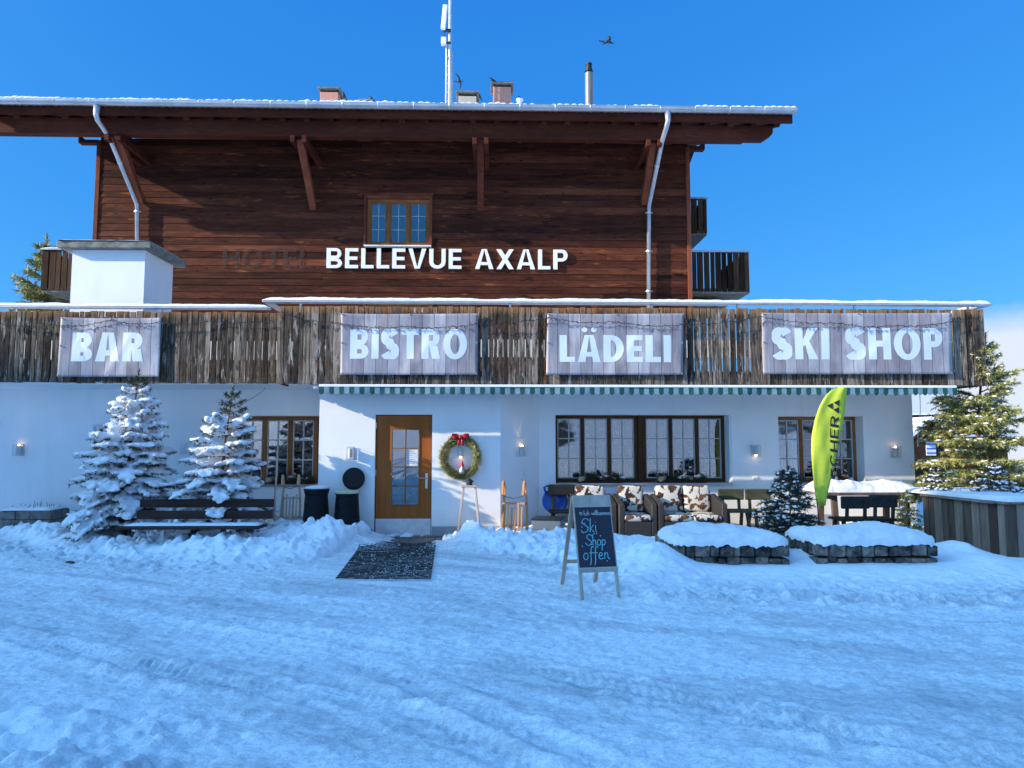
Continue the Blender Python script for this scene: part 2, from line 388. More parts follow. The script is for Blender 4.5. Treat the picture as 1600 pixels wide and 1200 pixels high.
# ------------------------------------------------------------------ lettering: heavy sign-writer's capitals drawn as strips
def strip(outer, inner): return [[outer[i], outer[i+1], inner[i+1], inner[i]] for i in range(len(outer)-1)]
def arc(cx, cy, rx, ry, a0, a1, n=14):
    return [(cx + rx*math.cos(R(a0+(a1-a0)*i/n)), cy + ry*math.sin(R(a0+(a1-a0)*i/n))) for i in range(n+1)]
def rc(x0, y0, x1, y1): return [(x0,y0),(x1,y0),(x1,y1),(x0,y1)]
def bowl(x0, xc, w, lo, hi, t, th):
    cy = (lo+hi)/2; h = (hi-lo)/2
    o = [(x0,hi)] + arc(xc, cy, w-xc, h, 90, -90) + [(x0,lo)]
    i = [(x0,hi-th)] + arc(xc, cy, w-xc-t, h-th, 90, -90) + [(x0,lo+th)]
    return strip(o, i)
def glyph(c, t, th, wf=1.0):
    """returns width, polygons; t = stem thickness, th = bar thickness, height 1"""
    if c == ' ': return .30*wf, []
    if c == 'I': return t, [rc(0,0,t,1)]
    if c == 'L': w = .50*wf; return w, [rc(0,0,t,1), rc(t,0,w,th)]
    if c == 'E': w = .52*wf; return w, [rc(0,0,t,1), rc(t,0,w,th), rc(t,.5-th/2,w*.94,.5+th/2), rc(t,1-th,w,1)]
    if c == 'F': w = .50*wf; return w, [rc(0,0,t,1), rc(t,.46-th/2,w*.94,.46+th/2), rc(t,1-th,w,1)]
    if c == 'T': w = .58*wf; return w, [rc(0,1-th,w,1), rc(w/2-t/2,0,w/2+t/2,1-th)]
    if c == 'H': w = .66*wf; return w, [rc(0,0,t,1), rc(w-t,0,w,1), rc(t,.5-th/2,w-t,.5+th/2)]
    if c in 'AÄ':
        w = .74*wf; a = t*.62; tt = t*1.05
        def inn(y): return tt + (w/2-tt)*y*1.0
        ps = [[(0,0),(tt,0),(w/2,.98-.0),(w/2,1),(w/2-a,1)], [(w-tt,0),(w,0),(w/2+a,1),(w/2,1),(w/2,.98)],
              [(inn(.2),.2),(w-inn(.2),.2),(w-inn(.2+th*.9),.2+th*.9),(inn(.2+th*.9),.2+th*.9)]]
        if c == 'Ä':
            for cx in (w*.3, w*.7): ps.append(arc(cx, 1.2, .095, .095, 0, 345, 23))
        return w, ps
    if c == 'V': w = .72*wf; a = t*.62; return w, [[(0,1),(w/2-a,0),(w/2,0),(w/2,.06),(t*1.05,1)], [(w,1),(w-t*1.05,1),(w/2,.06),(w/2,0),(w/2+a,0)]]
    if c == 'X':
        w = .70*wf; tt = t*1.15
        return w, [[(0,0),(tt,0),(w,1),(w-tt,1)], [(w-tt,0),(w,0),(w/2+tt/2,.5),(w/2,.5-.5*tt/(w-tt))], [(0,1),(w/2-tt/2,.5),(w/2,.5+.5*tt/(w-tt)),(tt,1)]]
    if c == 'K':
        w = .68*wf; tt = t*1.2
        return w, [rc(0,0,t,1), [(t,.40),(t,.62),(w-tt-.01,1),(w-.01,1),(w*.60,.55)], [(w*.44,.47),(w*.62,.575),(w,0),(w-tt,0)]]
    if c == 'U':
        w = .66*wf; ry = .36
        return w, [rc(0,ry,t,1), rc(w-t,ry,w,1)] + strip(arc(w/2,ry,w/2,ry,180,360), arc(w/2,ry,w/2-t,ry-th,180,360))
    if c == 'D': w = .66*wf; return w, [rc(0,0,t,1)] + bowl(t, w-.40*wf if w > .5 else t, w, 0, 1, t, th)
    if c == 'P': w = .58*wf; return w, [rc(0,0,t,1)] + bowl(t, w*.58, w, .40, 1, t*.95, th)
    if c == 'B': w = .62*wf; return w, [rc(0,0,t,1)] + bowl(t, w*.60, w*.95, .47, 1, t*.9, th*.92) + bowl(t, w*.58, w, 0, .50, t*.95, th*.92)
    if c == 'R': w = .63*wf; return w, [rc(0,0,t,1)] + bowl(t, w*.58, w*.96, .42, 1, t*.92, th) + [[(w*.42,.42),(w*.42+t*1.1,.44),(w,0),(w-t*1.15,0)]]
    if c == 'O': w = .80*wf; return w, strip(arc(w/2,.5,w/2,.515,0,360,32), arc(w/2,.5,w/2-t*1.02,.515-th*.95,0,360,32))
    if c == 'C': w = .72*wf; return w, strip(arc(w/2,.5,w/2,.51,38,322,26), arc(w/2,.5,w/2-t,.51-th,38,322,26))
    if c == 'S':
        w = .58*wf; h = th*.52; rx = w/2; cs = []
        up = arc(rx, .735-.0, rx-t*.5, .27-h, 22, 262, 14); lo_ = arc(rx, .262, rx-t*.5, .268-h, 82, -158, 14)
        path = up + lo_; o = []; i_ = []
        for k in range(len(path)):
            a = path[max(0,k-1)]; b = path[min(len(path)-1,k+1)]; dx, dy = b[0]-a[0], b[1]-a[1]; L = math.hypot(dx,dy) or 1
            nx, ny = -dy/L, dx/L; tk = (abs(nx)*t + abs(ny)*th)/2
            o.append((path[k][0]+nx*tk, path[k][1]+ny*tk)); i_.append((path[k][0]-nx*tk, path[k][1]-ny*tk))
        return w, strip(o, i_)
    return .5, []
def letters(text, x0, x1, z0, z1, t=.2, th=.17, wf=1.0, gap=.09):
    """list of (char, polys in x,z) fitted exactly between x0..x1, z0..z1"""
    adv = 0; out = []
    for c in text:
        w, ps = glyph(c, t, th, wf); out.append((c, adv, ps)); adv += w + gap
    adv -= gap; sx = (x1-x0)/adv; sz = z1-z0
    return [(c, [[(x0+(a+px)*sx, z0+py*sz) for px, py in p] for p in ps]) for c, a, ps in out if ps]

# ------------------------------------------------------------------ smooth value noise for terrain
def vnoise(x, y, seed=0):
    xi = np.floor(x).astype(np.int64); yi = np.floor(y).astype(np.int64); fx = x-xi; fy = y-yi
    u = fx*fx*(3-2*fx); v = fy*fy*(3-2*fy)
    def h(a, b):
        n = (a*374761393 + b*668265263 + seed*974711) & 0x7fffffff
        n = ((n ^ (n >> 13)) * 1274126177) & 0x7fffffff
        n = (n ^ (n >> 16)) & 0xffff
        return n / 65535.0
    return (h(xi,yi)*(1-u)+h(xi+1,yi)*u)*(1-v) + (h(xi,yi+1)*(1-u)+h(xi+1,yi+1)*u)*v
def fbm(x, y, oct=4, seed=0, gain=.5):
    s = 0; a = 1; t = 0
    for k in range(oct):
        s = s + a*vnoise(x*2**k + 17.3*k, y*2**k - 9.1*k, seed+k); t += a; a *= gain
    return s/t - .5

# ================================================================== THE SETTING: ground, slope, added shade ridge
YF, YF2, YB, YL, YR, YW, YP, YG = 11.6, 12.0, 12.2, 13.2, 12.8, 17.0, 15.67, 15.3
def sst(a, b, x): t = np.clip((x-a)/(b-a), 0, 1); return t*t*(3-2*t)
EX = np.array([-30,-12,-8.2,-6.6,-5.4,-4.4,-3.0,-2.45,-2.15,-1.95,-.92,-.75,-.4,.3,.9,1.25,1.7,3.0,6.0,9.0,30])
EY = np.array([12.2,12.0,11.7,10.6,9.9,9.45,9.4,9.8,10.8,12.0,12.0,11.3,10.8,10.3,9.3,8.3,7.5,7.35,7.3,7.2,7.2])
EH = np.array([.10,.10,.10,.13,.15,.16,.16,.14,.10,.0,.0,.06,.09,.10,.11,.11,.09,.08,.08,.08,.08])
ER = np.array([.8,.8,.8,.8,.8,.9,.8,.6,.4,.3,.3,.3,.6,.7,.8,.9,1.6,1.9,1.9,1.9,1.9])
BL = []   # x, y, rx, ry, h
def blob(px, py, rx, ry, h, z=.15): p = gp(px, py, z); BL.append((p.x, p.y, rx, ry, h))
blob(60, 828, .9, .45, .10); blob(200, 826, .5, .35, .12); blob(545, 838, .55, .35, .16); blob(505, 840, .4, .3, .12); blob(578, 830, .28, .2, .16)
blob(735, 838, .38, .30, .20); blob(790, 842, .5, .32, .13); blob(860, 838, .5, .3, .12); blob(985, 845, .55, .35, .14)
blob(940, 835, .4, .3, .10); blob(1496, 862, .30, .45, .16, .1); blob(1545, 884, .35, .3, .08, .05); blob(1022, 872, .36, .75, .26); blob(450, 838, .5, .3, .14)
blob(350, 850, .8, .4, .08); blob(680, 836, .15, .3, .05); blob(1255, 862, .25, .35, .12); blob(1140, 905, 1.1, .5, .02)
TRP = ((1180,1130,1590,1190,.11,.06), (560,1090,800,1190,.11,.06), (200,1036,480,1092,.11,.060), (330,966,570,1006,.11,.060), (860,1052,1220,1118,.12,.065), (980,1085,1400,1165,.12,.065), (1380,1000,1600,985,.11,.06), (40,1000,330,1070,.11,.06), (620,1060,900,1180,.12,.06))
TRK = [(*gp(q[0], q[1])[:2], *gp(q[2], q[3])[:2]) for q in TRP]
def hgt(x, y):
    x = np.asarray(x, float); y = np.asarray(y, float)
    f = np.interp(x, EX, EY); H = np.interp(x, EX, EH); r = np.interp(x, EX, ER)
    wob = fbm(x*1.3, y*1.3, 3, 5)*.7 + fbm(x*5, y*5, 3, 15)*.25
    m = sst(0, 1, (y - f + wob*.8)/r)
    z = H*m
    lump = np.abs(fbm(x*4.2, y*4.2, 4, 31))*2
    soft = sst(1.2, 2.2, x)*sst(7.9, 8.8, y)                    # undisturbed snow round the stone planters is smooth
    z = z + m*(1-soft*.8)*(lump-.22)*.10
    crumb = np.maximum(0, fbm(x*8.5, y*8.5, 3, 51)-.06)*.62; crumb = .075*np.tanh(crumb/.075)       # broken lumps
    z = z + (m*(1-soft) + .75*np.exp(-((y-f)/.45)**2)*sst(1.0, 1.6, np.abs(x+1.45)))*crumb
    for bx, by, rx, ry, h in BL:
        z = z + h*np.exp(-((x-bx)/rx)**2 - ((y-by)/ry)**2)*(1 + .5*fbm(x*5, y*5, 4, 77))
    road = 1-m
    path = sst(-2.35, -2.0, x)*sst(-.6, -.9, x)*sst(7.9, 8.4, y); m = m*(1-path)
    near = road*sst(1.5, 3.0, y)*(1-.9*path)
    z = z + road*(.020*fbm(x*1.6, y*2.2, 4, 91) + .016*fbm(x*7, y*9, 4, 92))
    z = z + near*(.030*fbm(x*17, y*19, 2, 94) + .06*np.maximum(0, fbm(x*5, y*5.5, 4, 95)-.11) - .05*np.maximum(0, fbm(x*4, y*4.5, 4, 96)-.11))
    lf = sst(-.9, -2.2, x)*sst(4.9, 4.1, y)                     # trampled loose snow, near left corner
    z = z + lf*(.20*fbm(x*5.5, y*5.5, 4, 93) + .12*np.abs(fbm(x*9, y*9, 3, 97)))
    for ax_, ay_, bx_, by_ in TRK:                              # wheel ruts
        dx_, dy_ = bx_-ax_, by_-ay_; L_ = math.hypot(dx_, dy_); v_ = (-(x-ax_)*dy_ + (y-ay_)*dx_)/L_; u_ = ((x-ax_)*dx_ + (y-ay_)*dy_)/L_
        k_ = sst(-1.0, .2, u_)*sst(L_+1.0, L_-.2, u_)
        z = z + k_*(-.016*np.exp(-(v_/.11)**4) + .020*np.exp(-((np.abs(v_)-.17)/.05)**2)*(1+2*fbm(x*8, y*8, 2, 98))
             + .017*sst(.125, .105, np.abs(v_))*(.5+.5*np.sin((u_+np.abs(v_)*.8)*2*np.pi/.078))*sst(-.08, .06, fbm(x*1.7, y*1.7, 3, 99)))
    # the yard ends behind the house and the slope falls to the valley
    z = z - np.maximum(0, y-30)*.13*sst(30, 45, y) 
    z = z - np.maximum(0, x-14)*.10
    return z
def axis(a, b, step, lo, hi):
    mid = list(np.arange(a, b, step)); l = []; v = a; s_ = step
    while v > lo: s_ *= 1.22; v -= s_; l.append(v)
    r = []; v = mid[-1]; s_ = step
    while v < hi: s_ *= 1.22; v += s_; r.append(v)
    return np.array(l[::-1] + mid + r)
def grid_mesh(name, xs, ys, zf, mat, attrs=None):
    XX, YY = np.meshgrid(xs, ys); ZZ = zf(XX, YY); n, k = XX.shape
    co = np.stack([XX, YY, ZZ], -1).reshape(-1, 3)
    a = (np.arange(n-1)[:,None]*k + np.arange(k-1)[None,:]).reshape(-1)
    fs = np.stack([a, a+1, a+k+1, a+k], -1)
    me = bpy.data.meshes.new(name); me.vertices.add(len(co)); me.vertices.foreach_set('co', co.ravel())
    me.loops.add(fs.size); me.loops.foreach_set('vertex_index', fs.ravel().astype(np.int32))
    me.polygons.add(len(fs)); me.polygons.foreach_set('loop_start', np.arange(0, fs.size, 4, dtype=np.int32))
    me.polygons.foreach_set('loop_total', np.full(len(fs), 4, dtype=np.int32)); me.polygons.foreach_set('use_smooth', [True]*len(fs))
    for an, fn in (attrs or {}).items():
        at_ = me.attributes.new(an, 'FLOAT', 'POINT'); at_.data.foreach_set('value', fn(XX, YY).ravel().astype(np.float32))
    me.update(calc_edges=True); me.validate(); me.materials.append(mat)
    o = bpy.data.objects.new(name, me); C.objects.link(o); ORG[o.name] = Vector((0,0,0)); return o
def road_mask(x, y):
    f = np.interp(x, EX, EY); r = np.interp(x, EX, ER); wob = fbm(x*1.3, y*1.3, 3, 5)*.7 + fbm(x*5, y*5, 3, 15)*.25
    return (1 - sst(0, .6, (y - f + wob*.8)/r))*(1-sst(14, 16, y))*(1-.8*sst(-1.6, -3.0, x)*sst(5.0, 4.0, y))
def ground_mat():
    m, nt, b = nm('packed_snow'); g = G(nt); co = g.coord(); rd = g.attr('road')
    tcd = g.n('ShaderNodeTexCoord'); uv = []
    for dd in ((.90,-.43,0), (.43,.90,0)):
        q = g.n('ShaderNodeVectorMath', operation='DOT_PRODUCT'); g.l(tcd.outputs['Object'], q.inputs[0]); q.inputs[1].default_value = dd; uv.append(q.outputs['Value'])
    def along(a_, b_):
        c_ = g.n('ShaderNodeCombineXYZ'); g.l(g.math('MULTIPLY', uv[0], a_), c_.inputs[0]); g.l(g.math('MULTIPLY', uv[1], b_), c_.inputs[1]); return c_.outputs[0]
    d1 = g.noise(along(.30, 1.5), 1.0, 8, .68, .4)
    d2 = g.noise(along(.5, 2.0), 6, 8, .75)
    f = g.math('ADD', g.math('MULTIPLY', d1, .62), g.math('MULTIPLY', d2, .38))
    dirt = g.ramp(f, [(.455, (0,0,0)), (.53, (.45,.45,.45)), (.62, (1,1,1))])
    dirt = g.math('MULTIPLY', dirt, rd)
    n1 = g.noise(co, 20, 6, .65); clean = g.ramp(n1, [(.3, (.80,.83,.86)), (.62, (.88,.90,.92))])
    roadc = g.ramp(g.noise(co, 26, 8, .78), [(.36, (.58,.61,.64)), (.50, (.80,.82,.83)), (.60, (.89,.90,.91))])
    sk = g.noise(g.coord((1,1.6,1), (0,0,R(15))), 24, 8, .8); spk = g.ramp(sk, [(.43, (1,1,1)), (.53, (0,0,0))])
    wh = g.ramp(g.noise(g.coord((1,1.4,1)), 13, 8, .78), [(.50, (0,0,0)), (.56, (1,1,1))])
    roadc = g.mix(g.math('MULTIPLY', spk, .38), roadc, (.33,.37,.42)); roadc = g.mix(g.math('MULTIPLY', wh, .5), roadc, (.92,.93,.94))
    col = g.mix(g.math('MULTIPLY', rd, .9), clean, roadc)
    col = g.mix(g.math('MULTIPLY', dirt, .60), col, (.24,.265,.30))
    g.l(col, b.inputs['Base Color'])
    g.put(g.math('SUBTRACT', .88, g.math('MULTIPLY', dirt, .28)), b.inputs['Roughness']); b.inputs['Specular IOR Level'].default_value = .25
    nb = g.bump(n1, .35, .04); nb = g.bump(g.noise(g.coord((1,1.6,1), (0,0,R(20))), 42, 6, .7), .5, .025, nb)
    nb = g.bump(g.noise(co, 130, 3, .6), .4, .010, nb)
    g.l(nb, b.inputs['Normal']); return m
gx = axis(-8.6, 8.8, .0235, -700, 700); gy = axis(2.6, 12.9, .0235, -400, 900)
ground = grid_mesh('ground', gx, gy, hgt, ground_mat(), {'road': road_mask}); tag(ground, kind='structure')
def hz(x, y): return float(hgt(np.array([x]), np.array([y]))[0])

def slope_ridge_h(x, y):
    shade_crest = np.interp(x, [-297.8, -177.8, -107.8, -91.8, -86.4, -85.3, -83.8, -82.8, -82.0, -80.8, -79.8, -77.8, -75.8, -71.8, -57.8, -37.8, -32.8, -26.8, -18.8, 1.2], [13.0, 28.0, 35.5, 34.6, 34.35, 33.6, 32.9, 32.15, 31.75, 31.5, 31.3, 31.0, 30.65, 30.6, 30.4, 28.0, 20.0, 9.0, 2.0, 0.2])  # ridge added out of view, its crest profile shaped to shade the forecourt
    d = y + 11
    a = shade_crest*(.8*np.exp(-(d/4.0)**2) + .2*np.exp(-(d/16.0)**2)) + fbm(x*.12, y*.12, 3, 3)*2.0*np.exp(-(d/20.)**2)*sst(-20,-40,x)*(1-np.exp(-(d/4.0)**2))
    s = sst(-70, 10, x)*np.clip((-y-45)/130, 0, 1)**1.15*66*(1+.5*fbm(x*.012, y*.012, 4, 12))
    return np.maximum(a, s) - 1.2 - 3*sst(-20, -5, x)*sst(-40, -20, y)
def hill_mat():
    m, nt, b = nm('wooded_snow_slope'); g = G(nt); co = g.coord()
    f = g.noise(co, .035, 6, .62); w = g.ramp(f, [(.57, (.82,.84,.87)), (.60, (.04,.05,.04))])
    g.l(w, b.inputs['Base Color']); b.inputs['Roughness'].default_value = .9; return m
slope_and_shade_ridge = grid_mesh('slope_and_shade_ridge', np.concatenate([np.arange(-260,-110,3.0),np.arange(-110,-50,.75),np.arange(-50,200,3.0)]), np.concatenate([np.arange(-180,-17,2.0),np.arange(-17,-5,.5),np.arange(-5,30,2.0)]), slope_ridge_h, hill_mat()); tag(slope_and_shade_ridge, kind='structure')

# ================================================================== THE HOTEL
hotel = thing('alpine_hotel', 'snow covered alpine hotel with dark timber upper storeys above a white rendered ground floor', 'hotel', (-2.4, 17.0, 0))
def P(mb, name, mat, parent=None, **k): return mb.build(name, mat, parent or hotel, **k)
def holes_wall(mb, x0, x1, z0, z1, y0, y1, holes):
    xs = sorted({x0, x1, *[h[0] for h in holes], *[h[1] for h in holes]}); 
    for a, b in zip(xs, xs[1:]):
        c = (a+b)/2; hs = sorted([h for h in holes if h[0] < c < h[1]], key=lambda h: h[2]); z = z0
        for h in hs:
            if h[2] > z: mb.box(a, b, y0, y1, z, h[2])
            z = h[3]
        if z < z1: mb.box(a, b, y0, y1, z, z1)
TZ0, TZ1 = Z(601, YF), 2.68
# -- ground floor walls
xl, xb0, xb1, xr0, xr1 = -16.0, X(498, YB), X(782, YB), X(842, YR), X(1428, YR)
wl = (X(368,YL+.3), xb0+.4, Z(754,YL), Z(650,YL)); wA = (X(868,YR), X(1143,YR), Z(757,YR), Z(648,YR)); wB = (X(1217,YR), X(1350,YR), Z(757,YR), Z(650,YR))
wl = (X(358,YL), xb0+.4, Z(757,YL), Z(650,YL))
dr = (X(586,YB), X(675,YB), -.3, Z(648,YB))
w = MB()
holes_wall(w, xl, xb0+.5, -.3, 2.6, YL, YL+.35, [wl])
holes_wall(w, xb0, xb1, -.3, 2.6, YB, YB+.3, [dr])
w.box(xb0, xb0+.3, YB+.3, YL+.2, -.3, 2.6); w.prism([(xb1,YB),(xr0,YR),(xr0,YR+.35),(xb1-.05,YB+.3)], -.3, 2.6, lambda x, y, z: (x, y, z))
holes_wall(w, xr0, xr1, -.3, 2.6, YR, YR+.35, [wA, wB])
w.box(xr1-.35, xr1, YR+.35, 27, -.3, 2.5); w.box(xl, xl+.3, YL+.35, 27, -.3, 2.5)
P(w, 'ground_floor_wall', MAT['plaster'])
w = MB(); pz = Z(806, YL)
w.box(xl, xb0, YL-.012, YL, -.3, pz); w.box(dr[1]+.01, xb1+.01, YB-.012, YB, -.3, Z(822,YB)); w.box(xb0-.01, dr[0]-.02, YB-.012, YB, -.3, Z(826,YB))
w.parts('plinth', MAT['plinth'], hotel)
w = MB()                                                             # dark backing behind the windows; the rooms' shade is in its colour
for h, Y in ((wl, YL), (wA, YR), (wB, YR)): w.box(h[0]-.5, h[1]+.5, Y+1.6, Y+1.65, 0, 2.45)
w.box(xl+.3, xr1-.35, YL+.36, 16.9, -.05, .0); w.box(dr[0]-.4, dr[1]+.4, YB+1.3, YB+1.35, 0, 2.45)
P(w, 'dark_room_backing', MAT['interior'])
# -- terrace slab
w = MB(); xt0, xt1 = X(437, YF, 540), X(1540, YF, 540)
w.box(xt0, xt1, YF+.06, 17.0, TZ0+.03, TZ1); w.box(-16, xt0, YF2+.06, 17.0, TZ0+.03, TZ1)
P(w, 'terrace_slab', MAT['white'])
def ter_h(x, y): return TZ1 + .10 + .05*fbm(x*.8, y*.8, 4, 4)
o = grid_mesh('terrace_snow', np.arange(-15.9, xt1-.02, .2), np.arange(YF2+.15, 17.0, .2), ter_h, MAT['snow']); o.parent = hotel; o.matrix_parent_inverse = Matrix.Translation(-Vector(hotel.location))
# -- weathered boards round the terrace
def boards(mb, x0, x1, y, z0, z1, wmin, wmax, gmin, gmax, th=.025, rnd=random, dz=.006):
    x = x0
    while x < x1-.03:
        wd = min(rnd.uniform(wmin, wmax), x1-x); t = rnd.random(); yy = y + rnd.uniform(-.006, .006)
        a, b_ = z0 + rnd.uniform(-dz, dz), z1 + rnd.uniform(-dz, dz); k = rnd.uniform(-.004, .004)
        mb.add([(x,yy,a),(x+wd,yy,a),(x+wd,yy+th,a),(x,yy+th,a),(x+k,yy,b_),(x+wd+k,yy,b_),(x+wd+k,yy+th,b_),(x+k,yy+th,b_)],
               [(0,3,2,1),(4,5,6,7),(0,1,5,4),(1,2,6,5),(2,3,7,6),(3,0,4,7)], 0, t)
        x += wd + rnd.uniform(gmin, gmax)
rb = random.Random(3)
w = MB(); ztr = Z(481, YF, 1000); ztl = Z(487, YF2, 200)
boards(w, xt0, xt1, YF, TZ0, ztr, .05, .125, .006, .021, rnd=rb, dz=.010)
w2 = MB(); boards(w2, -13.5, xt0-.02, YF2, Z(598,YF2,200), ztl, .05, .125, .006, .02, rnd=rb, dz=.012)
for yy in np.arange(YF+.12, YF2, .13): w.box(xt0-.005, xt0+.02, yy, yy+.115, TZ0, ztr, tone=rb.random())
w.v += [(v[0], v[1], v[2]) for v in []]
fr_ = P(w, 'terrace_boards', MAT['fence'], bevel=.003); P(w2, 'terrace_boards', MAT['fence'], bevel=.003)
w = MB()
for yy in np.arange(YF+.05, 16.9, .14): w.box(xt1-.03, xt1, yy, yy+.12, TZ0, ztr, tone=rb.random())
P(w, 'terrace_boards', MAT['fence'])
w = MB()                                                             # rails the boards are screwed to, and steel posts
for z in (TZ0+.16, ztr-.16): w.box(xt0+.02, xt1-.03, YF+.035, YF+.085, z, z+.07, tone=.35); 
for z in (TZ0+.16, ztl-.16): w.box(-13.5, xt0, YF2+.037, YF2+.085, z, z+.07, tone=.35)
P(w, 'board_rail', MAT['fence'])
w = MB(); zi = Z(558, YF+.9); w.box(xt0+.3, xt1-.3, YF+.86, YF+.92, zi, Z(531, YF+.9)); w.box(-13.5, xt0, YF2+.86, YF2+.92, zi-.02, Z(535, YF2+.9))
w.parts('inner_parapet', MAT['white'], hotel)
zr1, zr0 = Z(474, YF+.12, 1000), Z(480, YF2+.1, 200)
w = MB(); xe0, xe1 = X(412, YF+.1, 470), X(1545, YF+.1, 470)
w.box(xe0, xe1, YF+.02, YF+.16, zr1-.028, zr1); w.box(xe1-.14, xe1, YF+.16, 16.9, zr1-.028, zr1); w.box(xe0, xe0+.14, YF+.16, 12.5, zr1-.028, zr1)
w.box(-13.6, xe0-.01, YF2+.02, YF2+.16, zr0-.028, zr0)
P(w, 'handrail', MAT['galv'], bevel=.008)
w = MB()
for px in (470, 797, 1018, 1152, 1335, 1512):
    x = X(px, YF+.1, 480); w.box(x-.018, x+.018, YF+.08, YF+.11, TZ1-.02, zr1-.028)
for px in (25, 252): x = X(px, YF2+.1, 480); w.box(x-.018, x+.018, YF2+.08, YF2+.11, TZ1-.02, zr0-.028)
w.parts('rail_post', MAT['galv'], hotel)
def snow_strip(name, x0, x1, y0, y1, z, h, parent, seed, amp=.35, along='x'):
    """rounded, uneven pillow of snow lying along a rail"""
    n = max(4, int((x1-x0)/.035)); k = 9; mb = MB(); vs = []
    for i in range(n+1):
        t = i/n; x = x0 + (x1-x0)*t; e = min(1, min(t, 1-t)*(x1-x0)/.12 + .25)
        nz = float(fbm(np.array([x*2.3+seed]), np.array([seed*3.1]), 3, seed)[0]); nf = float(fbm(np.array([x*14.0]), np.array([seed*1.7]), 2, seed+5)[0])
        hh = h*e*(1 + amp*nz*2 + amp*.35*nf*2)
        for j in range(k):
            a = math.pi*j/(k-1); y = (y0+y1)/2 - (y1-y0)/2*math.cos(a)*(1.06 + .1*nz); zz = z + .002 + hh*math.sin(a)**.6
            vs.append((x, y, zz) if along == 'x' else (y, x, zz))
    fs = [(i*k+j, (i+1)*k+j, (i+1)*k+j+1, i*k+j+1) for i in range(n) for j in range(k-1)]
    fs += [tuple(range(k)), tuple(n*k+j for j in range(k-1, -1, -1))]
    mb.add(vs, fs); return mb.build(name, MAT['snow'], parent, smooth=True)
snow_strip('rail_snow', xe0, xe1, YF+.02, YF+.16, zr1, .058, hotel, 3)
snow_strip('rail_snow', -13.6, xe0-.02, YF2+.02, YF2+.16, zr0, .055, hotel, 9)
snow_strip('rail_snow', YF+.2, 16.5, xe1-.14, xe1, zr1, .05, hotel, 12, along='y')
# -- timber storeys
xw0, xw1 = X(150, YW, 300), X(1078, YW, 350); ztop = 8.9
wU = (X(573,YW,350), X(671,YW,350), Z(385,YW), Z(312,YW)); wD = (X(572,YW,480), X(672,YW,480), 3.2, Z(473,YW))
w = MB(); z = 2.7; rw = random.Random(11)
while z < ztop:
    h = rw.choice((.15, .165, .165, .18)); ints = [(xw0+.06, xw1-.06)]
    for H in (wU, wD):
        if z + h > H[2]-.05 and z < H[3]+.05:
            ints = [q for a, b in ints for q in ((a, H[0]-.05), (H[1]+.05, b)) if q[1]-q[0] > .05]
    for a, b in ints:
        x = a
        while x < b:
            x2 = min(b, x + rw.uniform(4.0, 9.0)); x2 = b if b-x2 < 2 else x2; pr = rw.uniform(.007, .015)
            zz1 = z+h+.004
            w.add([(x,YW-pr,z),(x2-.003,YW-pr,z),(x2-.003,YW+.03,z),(x,YW+.03,z),(x,YW,zz1),(x2-.003,YW,zz1),(x2-.003,YW+.03,zz1),(x,YW+.03,zz1)],
                  [(0,3,2,1),(4,5,6,7),(0,1,5,4),(1,2,6,5),(2,3,7,6),(3,0,4,7)], 0, rw.random()); x = x2
    z += h
P(w, 'timber_wall', MAT['cladding'])
w = MB(); w.box(xw1-.08, xw1+.02, YW-.03, YW+.1, 2.7, ztop, tone=.85); w.box(xw0-.02, xw0+.08, YW-.03, YW+.1, 2.7, ztop, tone=.5)
w.parts('corner_board', MAT['strut'], hotel, bevel=.004)
w = MB()
w.box(xw1-.05, xw1, YW+.1, 28, 2.7, 9.6, tone=.4); w.box(xw0, xw0+.05, YW+.1, 28, 2.7, 9.6, tone=.5); w.box(xw0, xw1, 27.95, 28, -.3, 9.6, tone=.4)
w.box(xw0+.05, xw1-.05, YW+.031, YW+.06, 2.7, wD[2], tone=.3)
P(w, 'side_wall', MAT['cladding'])
w = MB(); w.box(wU[0]-.6, wU[1]+.6, YW+1.6, YW+1.65, 3, 7.5); P(w, 'dark_room_backing', MAT['interior'])  # dark backing for the unlit upper room
